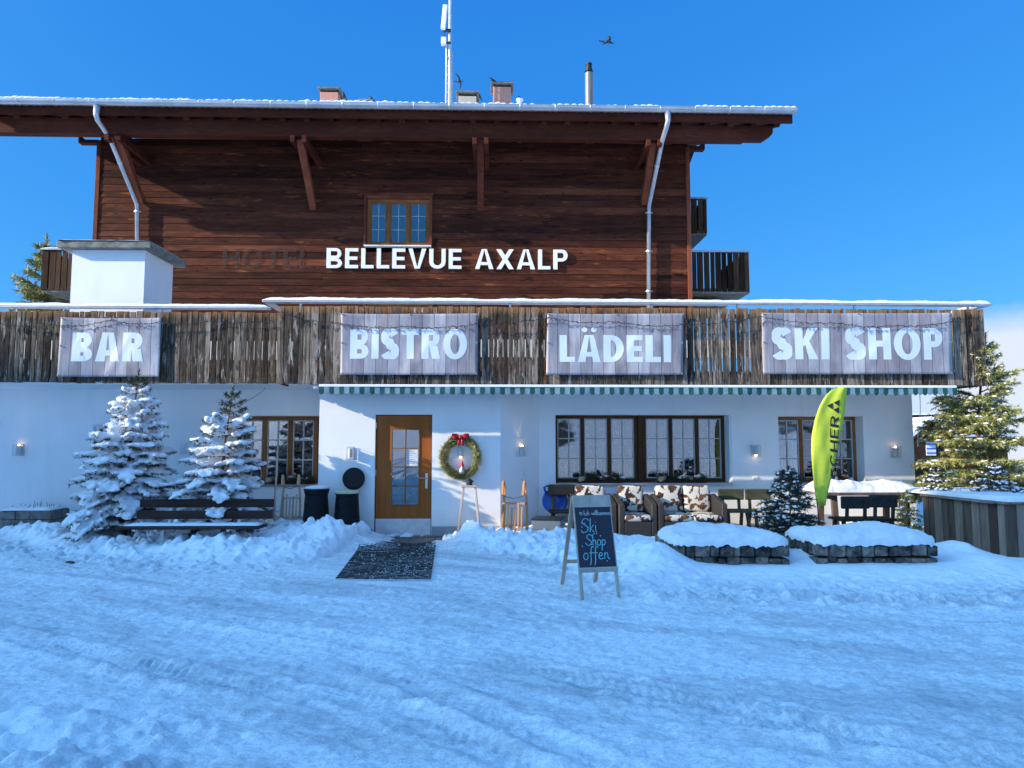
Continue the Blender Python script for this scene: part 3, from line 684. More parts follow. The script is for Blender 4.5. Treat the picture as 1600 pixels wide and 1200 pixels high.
# -- windows
def window(parent, x0, x1, z0, z1, Y, n, cols, rows, wood, fw=.055, post=None, sash=None, curtain=False, sill=None, bar=.020, glass='glass', cut=0.0):
    m = MB(); d = .075
    m.box(x0, x1, Y, Y+d, z1-fw, z1, tone=.6); m.box(x0, x1, Y, Y+d, z0, z0+fw, tone=.4)
    m.box(x0, x0+fw, Y+.002, Y+d, z0+fw, z1-fw, tone=.5); m.box(x1-fw, x1, Y+.002, Y+d, z0+fw, z1-fw, tone=.55)
    wd = (x1-x0-2*fw - (n-1)*fw*1.1)/n; sp = []
    for i in range(n):
        a = x0+fw+i*(wd+fw*1.1); sp.append((a, a+wd))
        if i < n-1: m.box(a+wd, a+wd+fw*1.1, Y+.002, Y+d, z0+fw, z1-fw, tone=random.random())
    f = m.build('window', wood, parent, bevel=.004)
    b = MB(); g = MB(); c = MB(); zz0, zz1 = z0+fw, z1-fw; s_ = .042 if sash else .022; sash_m = MB()
    for a, e in sp:
        yb = Y+.022
        sb = sash_m if sash else b
        sb.box(a, e, yb, yb+.03, zz1-s_, zz1); sb.box(a, e, yb, yb+.03, zz0, zz0+s_)
        sb.box(a, a+s_, yb+.001, yb+.03, zz0+s_, zz1-s_); sb.box(e-s_, e, yb+.001, yb+.03, zz0+s_, zz1-s_)
        for i in range(1, cols): q = a+(e-a)*i/cols; b.box(q-bar/2, q+bar/2, yb+.002, yb+.028, zz0+s_, zz1-s_)
        for i in range(1, rows): q = zz0+(zz1-zz0)*i/rows; b.box(a+s_, e-s_, yb+.004, yb+.026, q-bar/2, q+bar/2)
        g.box(a+.004, e-.004, Y+.040, Y+.046, zz0+.004, zz1-.004)
        if curtain:
            nfold = 26; vs = []
            for k, zc in ((0, zz0), (1, zz1)):
                for j in range(nfold+1): vs.append((a+(e-a)*j/nfold, Y+.16+.022*math.sin(j*1.9)+.008*math.sin(j*4.3), zc))
            c.add(vs, [(j, j+1, nfold+2+j, nfold+1+j) for j in range(nfold)])
    if sash: sash_m.build('sash', wood, f, bevel=.003)
    b.build('glazing_bars', MAT['bars'], f, bevel=.003); g.build('pane', MAT[glass], f)
    if curtain: c.build('curtain', MAT['curtain'], f, smooth=True)
    if sill:
        s = MB(); s.box(x0-sill[0], x1+sill[1], Y-sill[2], Y+.02, z0-.035, z0-.002); s.build('window_sill', MAT[sill[3]], f, bevel=.004)
    return f, sp
window(hotel, wU[0], wU[1], wU[2], wU[3], YW+.05, 3, 2, 3, MAT['window_wood'], .07, sill=(.05,.05,.12,'white'), bar=.013, sash=True)
window(hotel, wD[0], wD[1], wD[2], wD[3], YW+.05, 3, 2, 3, MAT['window_wood'], .07, sill=(.05,.05,.1,'white'), bar=.013, sash=True)
w = MB()
for H in (wU, wD):
    for a, b, c, d in ((H[0]-.07, H[0], H[2]-.02, H[3]+.08), (H[1], H[1]+.07, H[2]-.02, H[3]+.08)): w.box(a, b, YW-.045, YW+.05, c, d, tone=.3)
    w.box(H[0]-.1, H[1]+.1, YW-.075, YW+.05, H[3]+.08, H[3]+.12, tone=.3); w.box(H[0], H[1], YW-.03, YW+.05, H[3], H[3]+.078, tone=.75)
w.parts('window_casing', MAT['strut'], hotel, bevel=.004)
window(hotel, X(369,YL+.3), wl[1], Z(756,YL+.3), Z(650,YL+.1), YL+.27, 3, 2, 3, MAT['window_wood'], .075, sill=(.05,.0,.32,'plaster'), bar=.028) if False else None
xq0, xq1 = X(370, YL+.25), X(496, YL+.25)
window(hotel, xq0, xq1, wl[2]+.0, wl[3], YL+.25, 3, 2, 3, MAT['window_wood'], .075, sill=(.06,.0,.27,'plinth'), bar=.026)
xm = X(1000, YR+.3); xA1 = X(1132, YR+.3); fpaint = []
fA1, s1 = window(hotel, wA[0], xm-.05, wA[2]+.03, wA[3], YR+.28, 3, 2, 3, MAT['window_dark'], .06, bar=.022)
fA2, s2 = window(hotel, xm+.05, xA1, wA[2]+.03, wA[3], YR+.28, 3, 2, 3, MAT['window_dark'], .06, bar=.022)
xB1 = X(1338, YR+.3)
window(hotel, wB[0], xB1, wB[2]+.03, wB[3], YR+.28, 3, 2, 3, MAT['window_wood'], .06, curtain=True, bar=.022)
w = MB(); w.box(xm-.05, xm+.05, YR+.24, YR+.345, wA[2]+.03, wA[3], tone=.3); P(w, 'window_post', MAT['window_dark'], bevel=.004)
w = MB(); w.box(wA[0], wA[1], YR-.06, YR+.3, wA[2]-.01, wA[2]+.028); w.box(wB[0], wB[1], YR-.06, YR+.3, wB[2]-.01, wB[2]+.028); w.parts('window_ledge', MAT['zinc'], hotel, bevel=.004)
w = MB(); w.box(xA1, wA[1]+.001, YR+.02, YR+.34, wA[2]+.03, wA[3]); w.box(xB1, wB[1]+.001, YR+.02, YR+.34, wB[2]+.03, wB[3]); w.box(wl[0], xq0, YL+.24, YL+.34, wl[2], wl[3]); w.parts('window_reveal', MAT['plaster'], hotel)
# painted snowflakes, dots and little houses on the inside of the long window
def ribbon(mb, pts, wd, y):
    for (xa, za), (xb_, zb) in zip(pts, pts[1:]):
        dx, dz = xb_-xa, zb-za; L = math.hypot(dx, dz) or 1; nx, nz = -dz/L*wd/2, dx/L*wd/2
        mb.add([(xa+nx,y,za+nz),(xb_+nx,y,zb+nz),(xb_-nx,y,zb-nz),(xa-nx,y,za-nz)], [(0,1,2,3)])
rp = random.Random(21)
for f, sps in ((fA1, s1), (fA2, s2)):
    m = MB(); y = YR+.28+.052; zb, zt = wA[2]+.11, wA[3]-.08
    for a, e in sps:
        for i in range(46):
            x = rp.uniform(a+.03, e-.03); z_ = zb+.35+(zt-zb-.35)*rp.random(); r = rp.uniform(.004, .009); m.prism(arc(x, z_, r, r, 0, 315, 7), y, y+.001)
        for i in range(3):
            x = rp.uniform(a+.06, e-.06); z_ = rp.uniform(zb+.5, zt-.1); r = rp.uniform(.035, .06)
            for k in range(3):
                an = math.pi*k/3+rp.random()*.2; ribbon(m, [(x-r*math.cos(an), z_-r*math.sin(an)), (x+r*math.cos(an), z_+r*math.sin(an))], .008, y)
        x = a+.03
        while x < e-.12:
            wd = rp.uniform(.11, .17); h = rp.uniform(.20, .34); rf = rp.uniform(.07, .12)
            ribbon(m, [(x, zb), (x, zb+h), (x+wd/2, zb+h+rf), (x+wd, zb+h), (x+wd, zb)], .010, y); ribbon(m, [(x, zb+h), (x+wd, zb+h)], .007, y)
            for i in range(2):
                for j in range(2):
                    u, v = x+wd*(.18+.42*i), zb+h*(.42+.28*j); ribbon(m, [(u,v),(u+wd*.22,v),(u+wd*.22,v+h*.15),(u,v+h*.15),(u,v)], .006, y)
            ribbon(m, [(x+wd*.36, zb), (x+wd*.36, zb+h*.28), (x+wd*.64, zb+h*.28), (x+wd*.64, zb)], .007, y); x += wd+.02
    m.build('window_painting', MAT['frost'], f)
# -- door
d0, d1, dz0, dz1 = dr[0]+.012, dr[1]-.012, .03, dr[3]-.012; yd = YB+.07
gx0, gx1, gz0, gz1 = X(612,yd), X(655,yd), Z(789,yd), Z(671,yd)
w = MB(); kz = Z(810, yd)
w.box(d0, gx0, yd, yd+.05, dz0, dz1, tone=.5); w.box(gx1, d1, yd, yd+.05, dz0, dz1, tone=.5)
w.box(gx0, gx1, yd, yd+.05, gz1, dz1, tone=.5); w.box(gx0, gx1, yd, yd+.05, dz0, gz0, tone=.5)
door = P(w, 'door', MAT['door'])
w = MB(); w.box(dr[0], d0, YB+.05, yd+.06, -.1, dr[3]); w.box(d1, dr[1], YB+.05, yd+.06, -.1, dr[3]); w.box(d0, d1, YB+.05, yd+.06, dz1, dr[3]); w.build('door_frame', MAT['window_dark'], door)
w = MB(); t = .018
for i in range(3): x = gx0+(gx1-gx0)*i/2; w.box(x-t/2, x+t/2, yd-.012, yd+.04, gz0, gz1, tone=.6)
for i in range(5): z = gz0+(gz1-gz0)*i/4; w.box(gx0-t/2, gx1+t/2, yd-.010, yd+.038, z-t/2, z+t/2, tone=.5)
w.build('glazing_bars', MAT['window_wood'], door, bevel=.003)
w = MB(); w.box(gx0+.003, gx1-.003, yd+.018, yd+.024, gz0+.003, gz1-.003); w.build('pane', MAT['glass'], door)
w = MB(); w.box(d0+.004, d1-.004, yd-.006, yd, dz0, kz); w.build('kick_plate', MAT['galv'], door)
w = MB(); hx, hzz = X(667, yd), Z(752, yd)
w.box(hx-.022, hx+.022, yd-.010, yd, hzz-.12, hzz+.14); w.tube([(hx, yd-.01, hzz+.06), (hx, yd-.055, hzz+.06), (hx-.13, yd-.06, hzz+.06)], .011, 8); w.tube([(hx, yd-.02, hzz-.04), (hx, yd-.008, hzz-.04)], .016, 10)
w.build('door_handle', MAT['steel'], door, bevel=.003)
w = MB(); 
for py in (665, 738): z = Z(py, yd); w.tube([(d0-.004, yd-.012, z-.05), (d0-.004, yd-.012, z+.05)], .010, 8)
w.parts('hinge', MAT['steel'], door)
w = MB(); w.box(d0-.02, d1+.02, YB-.05, YB+.12, -.05, .028); w.build('door_sill', MAT['plinth'], door)
pn = MB(); px0, px1, pz0, pz1 = X(634,yd), X(653,yd), Z(728,yd), Z(702,yd); pn.box(px0, px1, yd+.006, yd+.010, pz0, pz1)
note = pn.build('paper_notice', MAT['paper']); tag(note, 'white printed sheet taped inside the glass of the wooden entrance door', 'notice')
pn = MB()
for i in range(7): z = pz1-.04-i*.034; pn.box(px0+.02, px0+.02+(px1-px0-.04)*random.uniform(.5,1), yd+.0045, yd+.0055, z, z+.008)
pn.build('print_line', MAT['plinth'], note)
# -- roof
XR0, XR1 = X(-45, YG, 170), X(1240, YG, 175); zpb, zpt = Z(217, YP, 600), Z(192, YP, 600)
SL = .35; zde = zpt + .10 - .27*SL                                    # underside of the deck at Y = 15.4
def zd(y): return zde + (y-15.4)*SL
yr = 22.6
w = MB(); prof = [(15.36, zd(15.36)), (yr, zd(yr)), (29.8, zd(15.36)), (29.8, zd(15.36)+.14), (yr, zd(yr)+.15), (15.36, zd(15.36)+.14)]
w.prism(prof, XR0+.06, XR1-.06, lambda y, z, x: (x, y, z)); roof = P(w, 'roof', MAT['beam'])
w = MB(); w.box(XR0+.02, XR1-.03, 15.30, 15.355, zd(15.36)-.05, zd(15.36)+.15, tone=.35); w.build('fascia', MAT['beam'], roof)
w = MB()
for i in range(34):
    x = XR0+.3 + i*(XR1-XR0-.6)/33; w.bar((x, 15.50, zd(15.5)-.052), (x, 17.2, zd(17.2)-.052), .13, .10, tone=random.random())
w.parts('rafter', MAT['beam'], roof)
def tile_z(x): return .035*abs(math.sin(math.pi*x/.155))
w = MB(); n = int((XR1-XR0)/.0194); vs = []
for yy in (15.22, 17.0):
    for i in range(n+1): x = XR0+(XR1-XR0)*i/n; vs.append((x, yy, zd(yy)+.155+tile_z(x)))
fs = [(i, i+1, n+2+i, n+1+i) for i in range(n)]; w.add(vs, fs); o = w.build('roof_tiles', MAT['tile'], roof); s = o.modifiers.new('thickness', 'SOLIDIFY'); s.thickness = .015
w = MB(); n = int((XR1-XR0)/.03); rows = [15.22, 15.18, 15.19, 15.27, 15.36, 15.6, 16.2, 18, yr, 26, 29.7]; hs = [.09, .15, .19, .205, .20, .18, .16, .14, .14, .12, .1]; vs = []
for i in range(n+1):
    x = XR0 + (XR1-XR0)*i/n; q = float(fbm(np.array([x*1.1]), np.array([.3]), 4, 61)[0]); q2 = float(fbm(np.array([x*7]), np.array([.9]), 2, 66)[0])
    gap = 0
    for gc in (X(1048,YG,170), X(1062,YG,170), X(1072,YG,170), X(977,YG,170)): gap = max(gap, math.exp(-((x-gc)/.10)**2))
    tw = tile_z(x)
    for j, (yy, h) in enumerate(zip(rows, hs)):
        zz = (zd(yy) if yy <= yr else zd(yr)-(yy-yr)*SL) + .155 + tw*(.9 if j < 6 else .2) + h*(.82+.26*q+.30*q2*(1 if j < 6 else .2))*(1-.8*gap*(1 if j < 6 else 0))
        vs.append((x, yy + (gap*.28 if j < 4 else 0) + .02*q2, zz))
k = len(rows); w.add(vs, [(i*k+j, (i+1)*k+j, (i+1)*k+j+1, i*k+j+1) for i in range(n) for j in range(k-1)])
w.build('roof_snow', MAT['snow'], roof, smooth=True)
w = MB(); pr = .092; zg = Z(166, YG-.02, 600)                        # half-round gutter
prof = [(15.20+pr*math.cos(R(a)), zg+pr*math.sin(R(a))*1.15) for a in range(180, 361, 15)]; inn = [(15.20+(pr-.006)*math.cos(R(a)), zg+(pr-.006)*math.sin(R(a))*1.15) for a in range(360, 179, -15)]
for i in range(len(prof)-1):
    o_, n_ = prof, inn[::-1]; w.prism([o_[i], o_[i+1], n_[i+1], n_[i]], XR0-.02, XR1+.02, lambda y, z, x: (x, y, z))
w.box(XR0-.021, XR0-.015, 15.115, 15.285, zg-.09, zg); w.prism([(p[0], p[1]) for p in prof], XR1+.015, XR1+.021, lambda y, z, x: (x, y, z))
w.tube([(XR0-.02, 15.115, zg), (XR1+.02, 15.115, zg)], .010, 6)
gut = P(w, 'gutter', MAT['zinc'])
w = MB()
x = XR0+.3
while x < XR1:
    w.tube([(x, 15.2+(pr+.003)*math.cos(R(a)), zg+(pr+.003)*math.sin(R(a))*1.15) for a in range(180, 361, 20)], .006, 5); x += .78
w.parts('gutter_bracket', MAT['galv'], gut)
def downpipe(pts):
    w = MB(); w.tube([at(*p) for p in pts], [.075, .06, .055] + [.052]*(len(pts)-3), 12); o = P(w, 'downpipe', MAT['zinc'], smooth=True)
    c = MB(); a, b = at(*pts[-2]), at(*pts[-1])
    for t in (.06, .4, .75): p = a.lerp(b, t); c.tube([p-Vector((0,0,.02)), p+Vector((0,0,.02))], .060, 12); c.box(p.x-.09, p.x+.09, p.y-.004, p.y+.004, p.z-.010, p.z+.010)
    a = at(*pts[-3]); b = at(*pts[-2])
    for t in (.35,): p = a.lerp(b, t); d = (b-a).normalized()*.02; c.tube([p-d, p+d], .060, 12)
    c.build('pipe_clip', MAT['galv'], o)
downpipe([(152,166,15.2), (150.5,180,15.2), (153,188,15.25), (160,198,15.42), (172,216,15.65), (214.5,320,16.88), (215,500,16.88)])
downpipe([(1043,174,15.2), (1044,188,15.2), (1041,200,15.28), (1034,222,15.55), (1014,322,16.88), (1013.5,500,16.88)])
w = MB(); xp1 = X(1205, YP, 200); xp0 = X(-40, YP, 200); s1_ = X(1160, YP, 217)
w.prism([(xp0, zpb), (s1_, zpb), (s1_+.03, zpb+.035), (xp1-.22, zpb+.035), (xp1-.02, zpb+.17), (xp1, zpb+.22), (xp1, zpt), (xp0, zpt)], YP-.10, YP+.10, tone=.5)
w.prism([(xw1, Z(230,YW+.1,1080)), (X(1090,YW+.1,230), Z(230,YW+.1,1080)), (X(1100,YW+.1,224), Z(222,YW+.1,1080)), (X(1100,YW+.1,224), ztop-.05), (xw1, ztop-.05)], YW+.02, YW+.2, tone=.6)
w.prism([(xw0, Z(220,YW+.1,150)), (xw0-.35, Z(220,YW+.1,150)), (xw0-.5, Z(212,YW+.1,150)), (xw0-.5, ztop-.05), (xw0, ztop-.05)], YW+.02, YW+.2, tone=.6)
w.parts('purlin', MAT['beam'], hotel, bevel=.008)
for p0, p1 in (((469,217,YP),(490,326,YW-.06)), ((751,215,YP),(751,328,YW-.06)), ((182,206,YP),(222,318,YW-.06)), ((1020,222,YP),(1006,318,YW-.06))):
    a, b = at(*p0), at(*p1); w = MB(); w.bar(a, b, .15, .16, up=(0,-1,0), tone=random.random()); o = P(w, 'roof_brace', MAT['strut'], bevel=.006)
    w = MB()
    for s in (-1, 1):
        w.box(a.x+s*.13-.05, a.x+s*.13+.05, YP-.16, YW+.02, zpb-.16, zpb-.004, tone=random.random())
        for q in (YP+.1, YW-.3): w.tube([(a.x+s*.19, q, zpb-.12), (a.x+s*.075, q, zpb-.12)], .014, 6)
    w.build('cantilever_arm', MAT['beam'], o, bevel=.006)
# -- chimneys and flue
def roofz(y): return (zd(y) if y < yr else zd(yr)-(y-yr)*SL)
def chimney(px0, px1, py0, Y, dp, body, cap=.045, capc='concrete'):
    a, b = at(px0, py0, Y), at(px1, py0, Y); w = MB(); zt = a.z; w.box(a.x+.05, b.x-.05, Y, Y+dp, roofz(Y)-.2, zt-.13); o = P(w, 'chimney', MAT[body], bevel=.01)
    w = MB(); w.box(a.x-.03, b.x+.03, Y-.07, Y+dp+.07, zt-cap, zt); w.build('cap', MAT[capc], o, bevel=.01)
    w = MB()
    for xx in (a.x+.05, b.x-.11):
        for yy in (Y+.02, Y+dp-.08): w.box(xx, xx+.06, yy, yy+.06, zt-.14, zt-cap)
    w.box(a.x+.12, b.x-.12, Y+.1, Y+dp-.1, zt-.13, zt-cap-.02); w.build('vent_pier', MAT['dark_metal'], o)
    snow_strip('cap_snow', a.x, b.x, Y-.05, Y+dp+.05, zt, .03, o, 5)
chimney(498, 531, 137, 21, .6, 'chimney_pink'); chimney(714, 747, 143, 20, .6, 'chimney_beige'); chimney(768, 801, 129, 21.5, .7, 'chimney_pink'); chimney(556, 582, 156.5, 19.6, .5, 'chimney_pink', .04)
p = at(920.5, 160, 20); w = MB(); zt = Z(113, 20); w.lathe([(.115, roofz(20)-.2), (.115, zt)], (p.x, 20, 0), 16); o = P(w, 'flue', MAT['flue'], smooth=False)
w = MB(); k = (Z(97,20)-zt)
w.lathe([(.09, zt-.02), (.09, zt+.04*1), (.125, zt+.05), (.125, zt+k*.25), (.10, zt+k*.3), (.085, zt+k*.8), (.10, zt+k*.82), (.10, zt+k*.93), (.06, zt+k)], (p.x, 20, 0), 16); w.build('flue_cap', MAT['dark_metal'], o)
p = at(812, 158, 20.5); w = MB(); w.lathe([(.07, roofz(20.5)-.1), (.07, p.z), (.11, p.z+.01), (.11, p.z+.05), (.03, p.z+.08)], (p.x, 20.5, 0), 12); P(w, 'roof_vent', MAT['white'])
# -- stair head on the terrace
y1, y2 = 12.6, 13.7; bx0, bx1 = X(112, y1, 420), X(226, y1, 420); zs0, zs1 = Z(387, y1-.16, 160), Z(376, y1-.16, 160)
w = MB(); w.box(bx0, bx1, y1, y2, TZ1-.05, zs0); sh = P(w, 'stair_head', MAT['plaster'])
w = MB(); w.box(bx0-.19, bx1+.16, y1-.16, y2+.2, zs0, zs1); w.build('slab', MAT['concrete'], sh, bevel=.012, seg=2)
o = snow_strip('slab_snow', bx0-.17, bx1+.14, y1-.14, y2+.18, zs1, .035, sh, 7)
# -- side balconies
def balcony(x0, x1, Y, depth, pyb, pyt, pxr, inner):
    zb, zt = Z(pyb, Y, pxr), Z(pyt, Y, pxr); r2 = random.Random(int(Y*10)); w = MB(); w.box(x0, x1, Y, Y+depth, zb-.02, zb+.10); o = P(w, 'balcony', MAT['concrete'])
    w = MB(); boards(w, x0, x1, Y-.03, zb+.02, zt, .10, .16, .012, .035, rnd=r2)
    xo = x1-.03 if inner == 'left' else x0
    yy = Y
    while yy < Y+depth: w.box(xo, xo+.028, yy, yy+.13, zb+.02, zt, tone=r2.random()); yy += .15
    w.build('board', MAT['balcony'], o, bevel=.003)
    w = MB(); w.box(x0-.03, x1+.03, Y-.07, Y+.05, zt, zt+.03); w.box(xo-.05, xo+.08, Y+.05, Y+depth, zt, zt+.03); w.build('top_rail', MAT['zinc'], o)
    snow_strip('rail_snow', x0, x1, Y-.07, Y+.05, zt+.03, .03, o, int(Y*3))
balcony(xw1+.02, X(1170, 17.5, 420), 17.5, 2.2, 457, 395, 1130, 'left')
balcony(xw1+.02, X(1104, 18.6, 340), 18.6, 2.2, 366, 312, 1095, 'left')
balcony(X(66, 17.7, 420), xw0-.02, 17.7, 2.0, 455, 391, 90, 'right')
balcony(xw1+.02, X(1138, 17.5, 480), 18.6, 2.2, 492, 470, 1110, 'left') if False else None
w = MB(); w.box(xw1+.02, X(1135,17.8,480), 17.8, 20, Z(480,17.8,1100), Z(472,17.8,1100)); P(w, 'balcony', MAT['concrete'])

# ---- things fixed to the hotel
# awning with scalloped striped valance
aw = thing('awning', 'folded awning under the terrace edge with a scalloped green and pale striped valance', 'awning', (X(1000,YF-.05), YF-.05, TZ0))
ax0, ax1 = X(499, YF-.08, 600), X(1494, YF-.08, 605); za1, za0 = Z(601, YF-.08, 800), Z(605, YF-.08, 800)
w = MB(); w.box(ax0, ax1, YF-.10, YF-.02, za0, za1); w.build('front_bar', MAT['white'], aw, bevel=.006)
w = MB(); w.box(ax0+.03, ax1-.5, YF+.12, YF+.9, za0+.005, za0+.03); w.build('cloth', MAT['olive_wood'], aw)
def valance():
    m, nt, b = nm('striped_valance'); g = G(nt); b.inputs['Roughness'].default_value = .85
    g.l(g.mix(g.attr(), (.15,.245,.285), (.0,.062,.062)), b.inputs['Base Color']); return m
w = MB(); wd = (ax1-ax0)/129; hv = za0-Z(617, YF-.08, 800); seg = 6
for i in range(129):
    a = ax0+i*wd; vs = []
    dk = 1.0 if i % 2 == 0 else 0.0
    for j in range(seg+1):
        x = a + wd*j/seg; yv = YF-.09 + .012*math.sin(x*3.1) ; zb = za0 - hv*(.74+.26*math.sin(math.pi*j/seg)) if dk else za0 - hv*(.74+.20*math.sin(math.pi*j/seg))
        vs += [(x, yv, za0), (x, yv+.012*math.sin(x*9), zb)]
    w.add(vs, [(2*j, 2*j+1, 2*j+3, 2*j+2) for j in range(seg)], 0, dk)
o = w.build('valance', valance(), aw); s = o.modifiers.new('cloth', 'SOLIDIFY'); s.thickness = .004
# banners
def banner_mat():
    m, nt, b = nm('printed_planks'); g = G(nt); co = g.coord()
    sp = g.n('ShaderNodeSeparateXYZ'); g.l(co, sp.inputs[0]); u = g.math('MULTIPLY', sp.outputs[0], 1/.19)
    fr = g.math('FRACT', g.math('ADD', u, 100.0)); idn = g.n('ShaderNodeTexWhiteNoise', noise_dimensions='1D'); g.l(g.math('FLOOR', g.math('ADD', u, 100.0)), idn.inputs['W'])
    gr = g.noise(g.coord((1.6,1,.22)), 9, 6, .65, .5); big = g.noise(g.coord((.9,1,.7)), 2.2, 4)
    f = g.math('ADD', g.math('ADD', g.math('MULTIPLY', gr, .45), g.math('MULTIPLY', big, .4)), g.math('MULTIPLY', idn.outputs['Value'], .18))
    col = g.ramp(f, [(.30, (.16,.125,.135)), (.50, (.28,.258,.275)), (.70, (.47,.455,.475))])
    ln = g.math('LESS_THAN', g.math('ABSOLUTE', g.math('SUBTRACT', fr, .5)), .478); col = g.mix(ln, (.07,.055,.075), col)
    fl = g.noise(g.coord(), 26, 2); col = g.mix(g.ramp(fl, [(.73, (0,0,0)), (.77, (.6,.6,.6))]), col, (.7,.7,.74))
    g.l(col, b.inputs['Base Color']); b.inputs['Roughness'].default_value = .42
    g.l(g.bump(g.noise(g.coord((.7,1,.7), (0,R(35),0)), 2.0, 2), .35, .06), b.inputs['Normal']); return m
BM = banner_mat()
def bfold(x, z, W, H):
    """tension folds running from the corners"""
    u, v = x/W, z/H; s = .010*math.sin(6*u+2*v+W) + .006*math.sin(13*u-5*v)
    d1 = (u-.78) + (1-v)*.30; d2 = (u-.10)-(1-v)*.25
    return s + .010*math.exp(-(d1/.045)**2)*min(1, 1.3-v) - .008*math.exp(-(d2/.03)**2)*v
def banner(word, p00, p01, p10, p11, Y, lx0, lx1, lz0, lz1, label, t=.2, th=.17, wf=1.0):
    """corner pixels: top-left, bottom-left, top-right, bottom-right"""
    tl, bl, tr, br = at(*p00, Y), at(*p01, Y), at(*p10, Y), at(*p11, Y)
    org = bl.copy(); W = br.x-bl.x; H = tl.z-bl.z
    bn = thing('banner', label, 'banner', tuple(bl), group='printed word banners on the terrace boards')
    n, k = 48, 22; w = MB(); vs = []
    for j in range(k+1):
        for i in range(n+1):
            u, v = i/n, j/k; p = bl.lerp(br, u).lerp(tl.lerp(tr, u), v); sag = -.012*math.sin(math.pi*u)*(v)
            vs.append((p.x, Y-.03-bfold(u*W, v*H, W, H), p.z+sag))
    w.add(vs, [(j*(n+1)+i, j*(n+1)+i+1, (j+1)*(n+1)+i+1, (j+1)*(n+1)+i) for j in range(k) for i in range(n)])
    o = w.build('sheet', BM, bn, smooth=True); s = o.modifiers.new('t', 'SOLIDIFY'); s.thickness = .002; s.offset = 1
    xa, xb_ = at(lx0, lz0, Y).x, at(lx1, lz0, Y).x; za, zb = at((lx0+lx1)/2, lz1, Y).z, at((lx0+lx1)/2, lz0, Y).z
    for ci, (c, ps) in enumerate(letters(word, xa, xb_, za, zb, t, th, wf)):
        m = MB()
        for q, poly in enumerate(ps): m.add([(x, .0006*(q % 3), z) for x, z in poly], [tuple(range(len(poly)))])
        bmx = bmesh.new(); me_ = bpy.data.meshes.new('tmp'); me_.from_pydata(m.v, [], m.f); bmx.from_mesh(me_)
        for ax in range(1, 6):
            zz = za+(zb-za)*ax/6; ge = bmx.verts[:]+bmx.edges[:]+bmx.faces[:]; bmesh.ops.bisect_plane(bmx, geom=ge, plane_co=(0,0,zz), plane_no=(0,0,1))
        xs_ = [v_.co.x for v_ in bmx.verts]
        for ax in range(1, 5):
            xx = min(xs_)+(max(xs_)-min(xs_))*ax/5; ge = bmx.verts[:]+bmx.edges[:]+bmx.faces[:]; bmesh.ops.bisect_plane(bmx, geom=ge, plane_co=(xx,0,0), plane_no=(1,0,0))
        for v_ in bmx.verts: v_.co.y = Y-.0338-v_.co.y-bfold(v_.co.x-org.x, v_.co.z-org.z, W, H)      # printed on the cloth, so it follows each fold
        bmx.to_mesh(me_); m2 = MB(); m2.v = [tuple(v_.co) for v_ in me_.vertices]; m2.f = [tuple(p_.vertices) for p_ in me_.polygons]; m2.m = [0]*len(m2.f); m2.t = [.5]*len(m2.f)
        bmx.free(); bpy.data.meshes.remove(me_); m2.build('letter', MAT['print_white'], bn)
    m = MB()
    for u, v in ((0,0),(1,0),(0,1),(1,1),(.5,1),(.5,0),(0,.5),(1,.5)):
        p = bl.lerp(br, u).lerp(tl.lerp(tr, u), v); q = p + Vector((.02 if u == 0 else -.02 if u == 1 else 0, 0, -.02 if v == 1 else .02))
        m.tube([(q.x, Y-.05-bfold(u*W, v*H, W, H), q.z), (q.x, Y-.01, q.z)], .012, 8)
    m.parts('eyelet', MAT['steel'], bn)
    return bn
YBN = YF-.03
banner('BAR', (97,496), (91,589), (253,497), (250,589), YF2-.03, 115, 227, 520, 565, 'smaller plank-print banner reading BAR behind the snowy spruce tops', .29, .21, 1.08)
banner('BISTRO', (533,490), (532,586), (747,490), (746,586), YBN, 548, 730, 515, 561, 'plank-print banner reading BISTRO on the boards above the entrance door', .24, .19)
banner('LÄDELI', (855,490), (853,586), (1068,490), (1066,586), YBN, 874, 1047, 524, 566, 'plank-print banner reading LÄDELI above the long painted window', .24, .19, 1.0)
banner('SKI SHOP', (1189,489), (1191,585), (1486,489), (1486,585), YBN, 1205, 1470, 513, 562, 'widest plank-print banner reading SKI SHOP above the lime green flag', .235, .19)
# cut-out letters on the timber wall, and the ghost of removed ones
sg = thing('wall_lettering', 'white raised capital letters reading BELLEVUE AXALP on the dark timber wall', 'lettering', tuple(at(700, 420, YW-.03)))
a, b = at(510, 420, YW-.06), at(887, 420, YW-.06); zb, zt = Z(420, YW-.06, 700), Z(389, YW-.06, 700)
for c, ps in letters('BELLEVUE AXALP', a.x, b.x, zb, zt, .178, .160, 1.08, .135):
    m = MB()
    for q, poly in enumerate(ps): m.prism(poly, YW-.075-.0006*(q % 3), YW-.03)
    m.build('letter', MAT['white_letter'], sg)
gm = sm('faded_letter_mark', (.085,.050,.040), (.045,.030,.026), 9, .8, .3, stretch=(.3,1,2))
def see_through(m, k):
    nt = m.node_tree; g = G(nt); b = nt.nodes['Principled BSDF']; t_ = g.n('ShaderNodeBsdfTransparent'); mx = g.n('ShaderNodeMixShader'); mx.inputs[0].default_value = k
    g.l(b.outputs[0], mx.inputs[1]); g.l(t_.outputs[0], mx.inputs[2]); g.l(mx.outputs[0], nt.nodes['Material Output'].inputs[0])
see_through(gm, .74)                                                  # a worn stain: the boards show through it
gh = MB(); a, b = at(347, 418, YW-.03), at(488, 418, YW-.03)
for c, ps in letters('HOTEL', a.x, b.x, Z(419,YW,420), Z(389,YW,420), .185, .165, 1.05, .11):
    for q, poly in enumerate(ps): gh.prism(poly, YW-.0215-.0004*(q % 3), YW-.019)
o = gh.build('letter_ghost', gm); tag(o, 'dark unfaded outline reading HOTEL left where letters were taken off the timber', 'lettering mark')

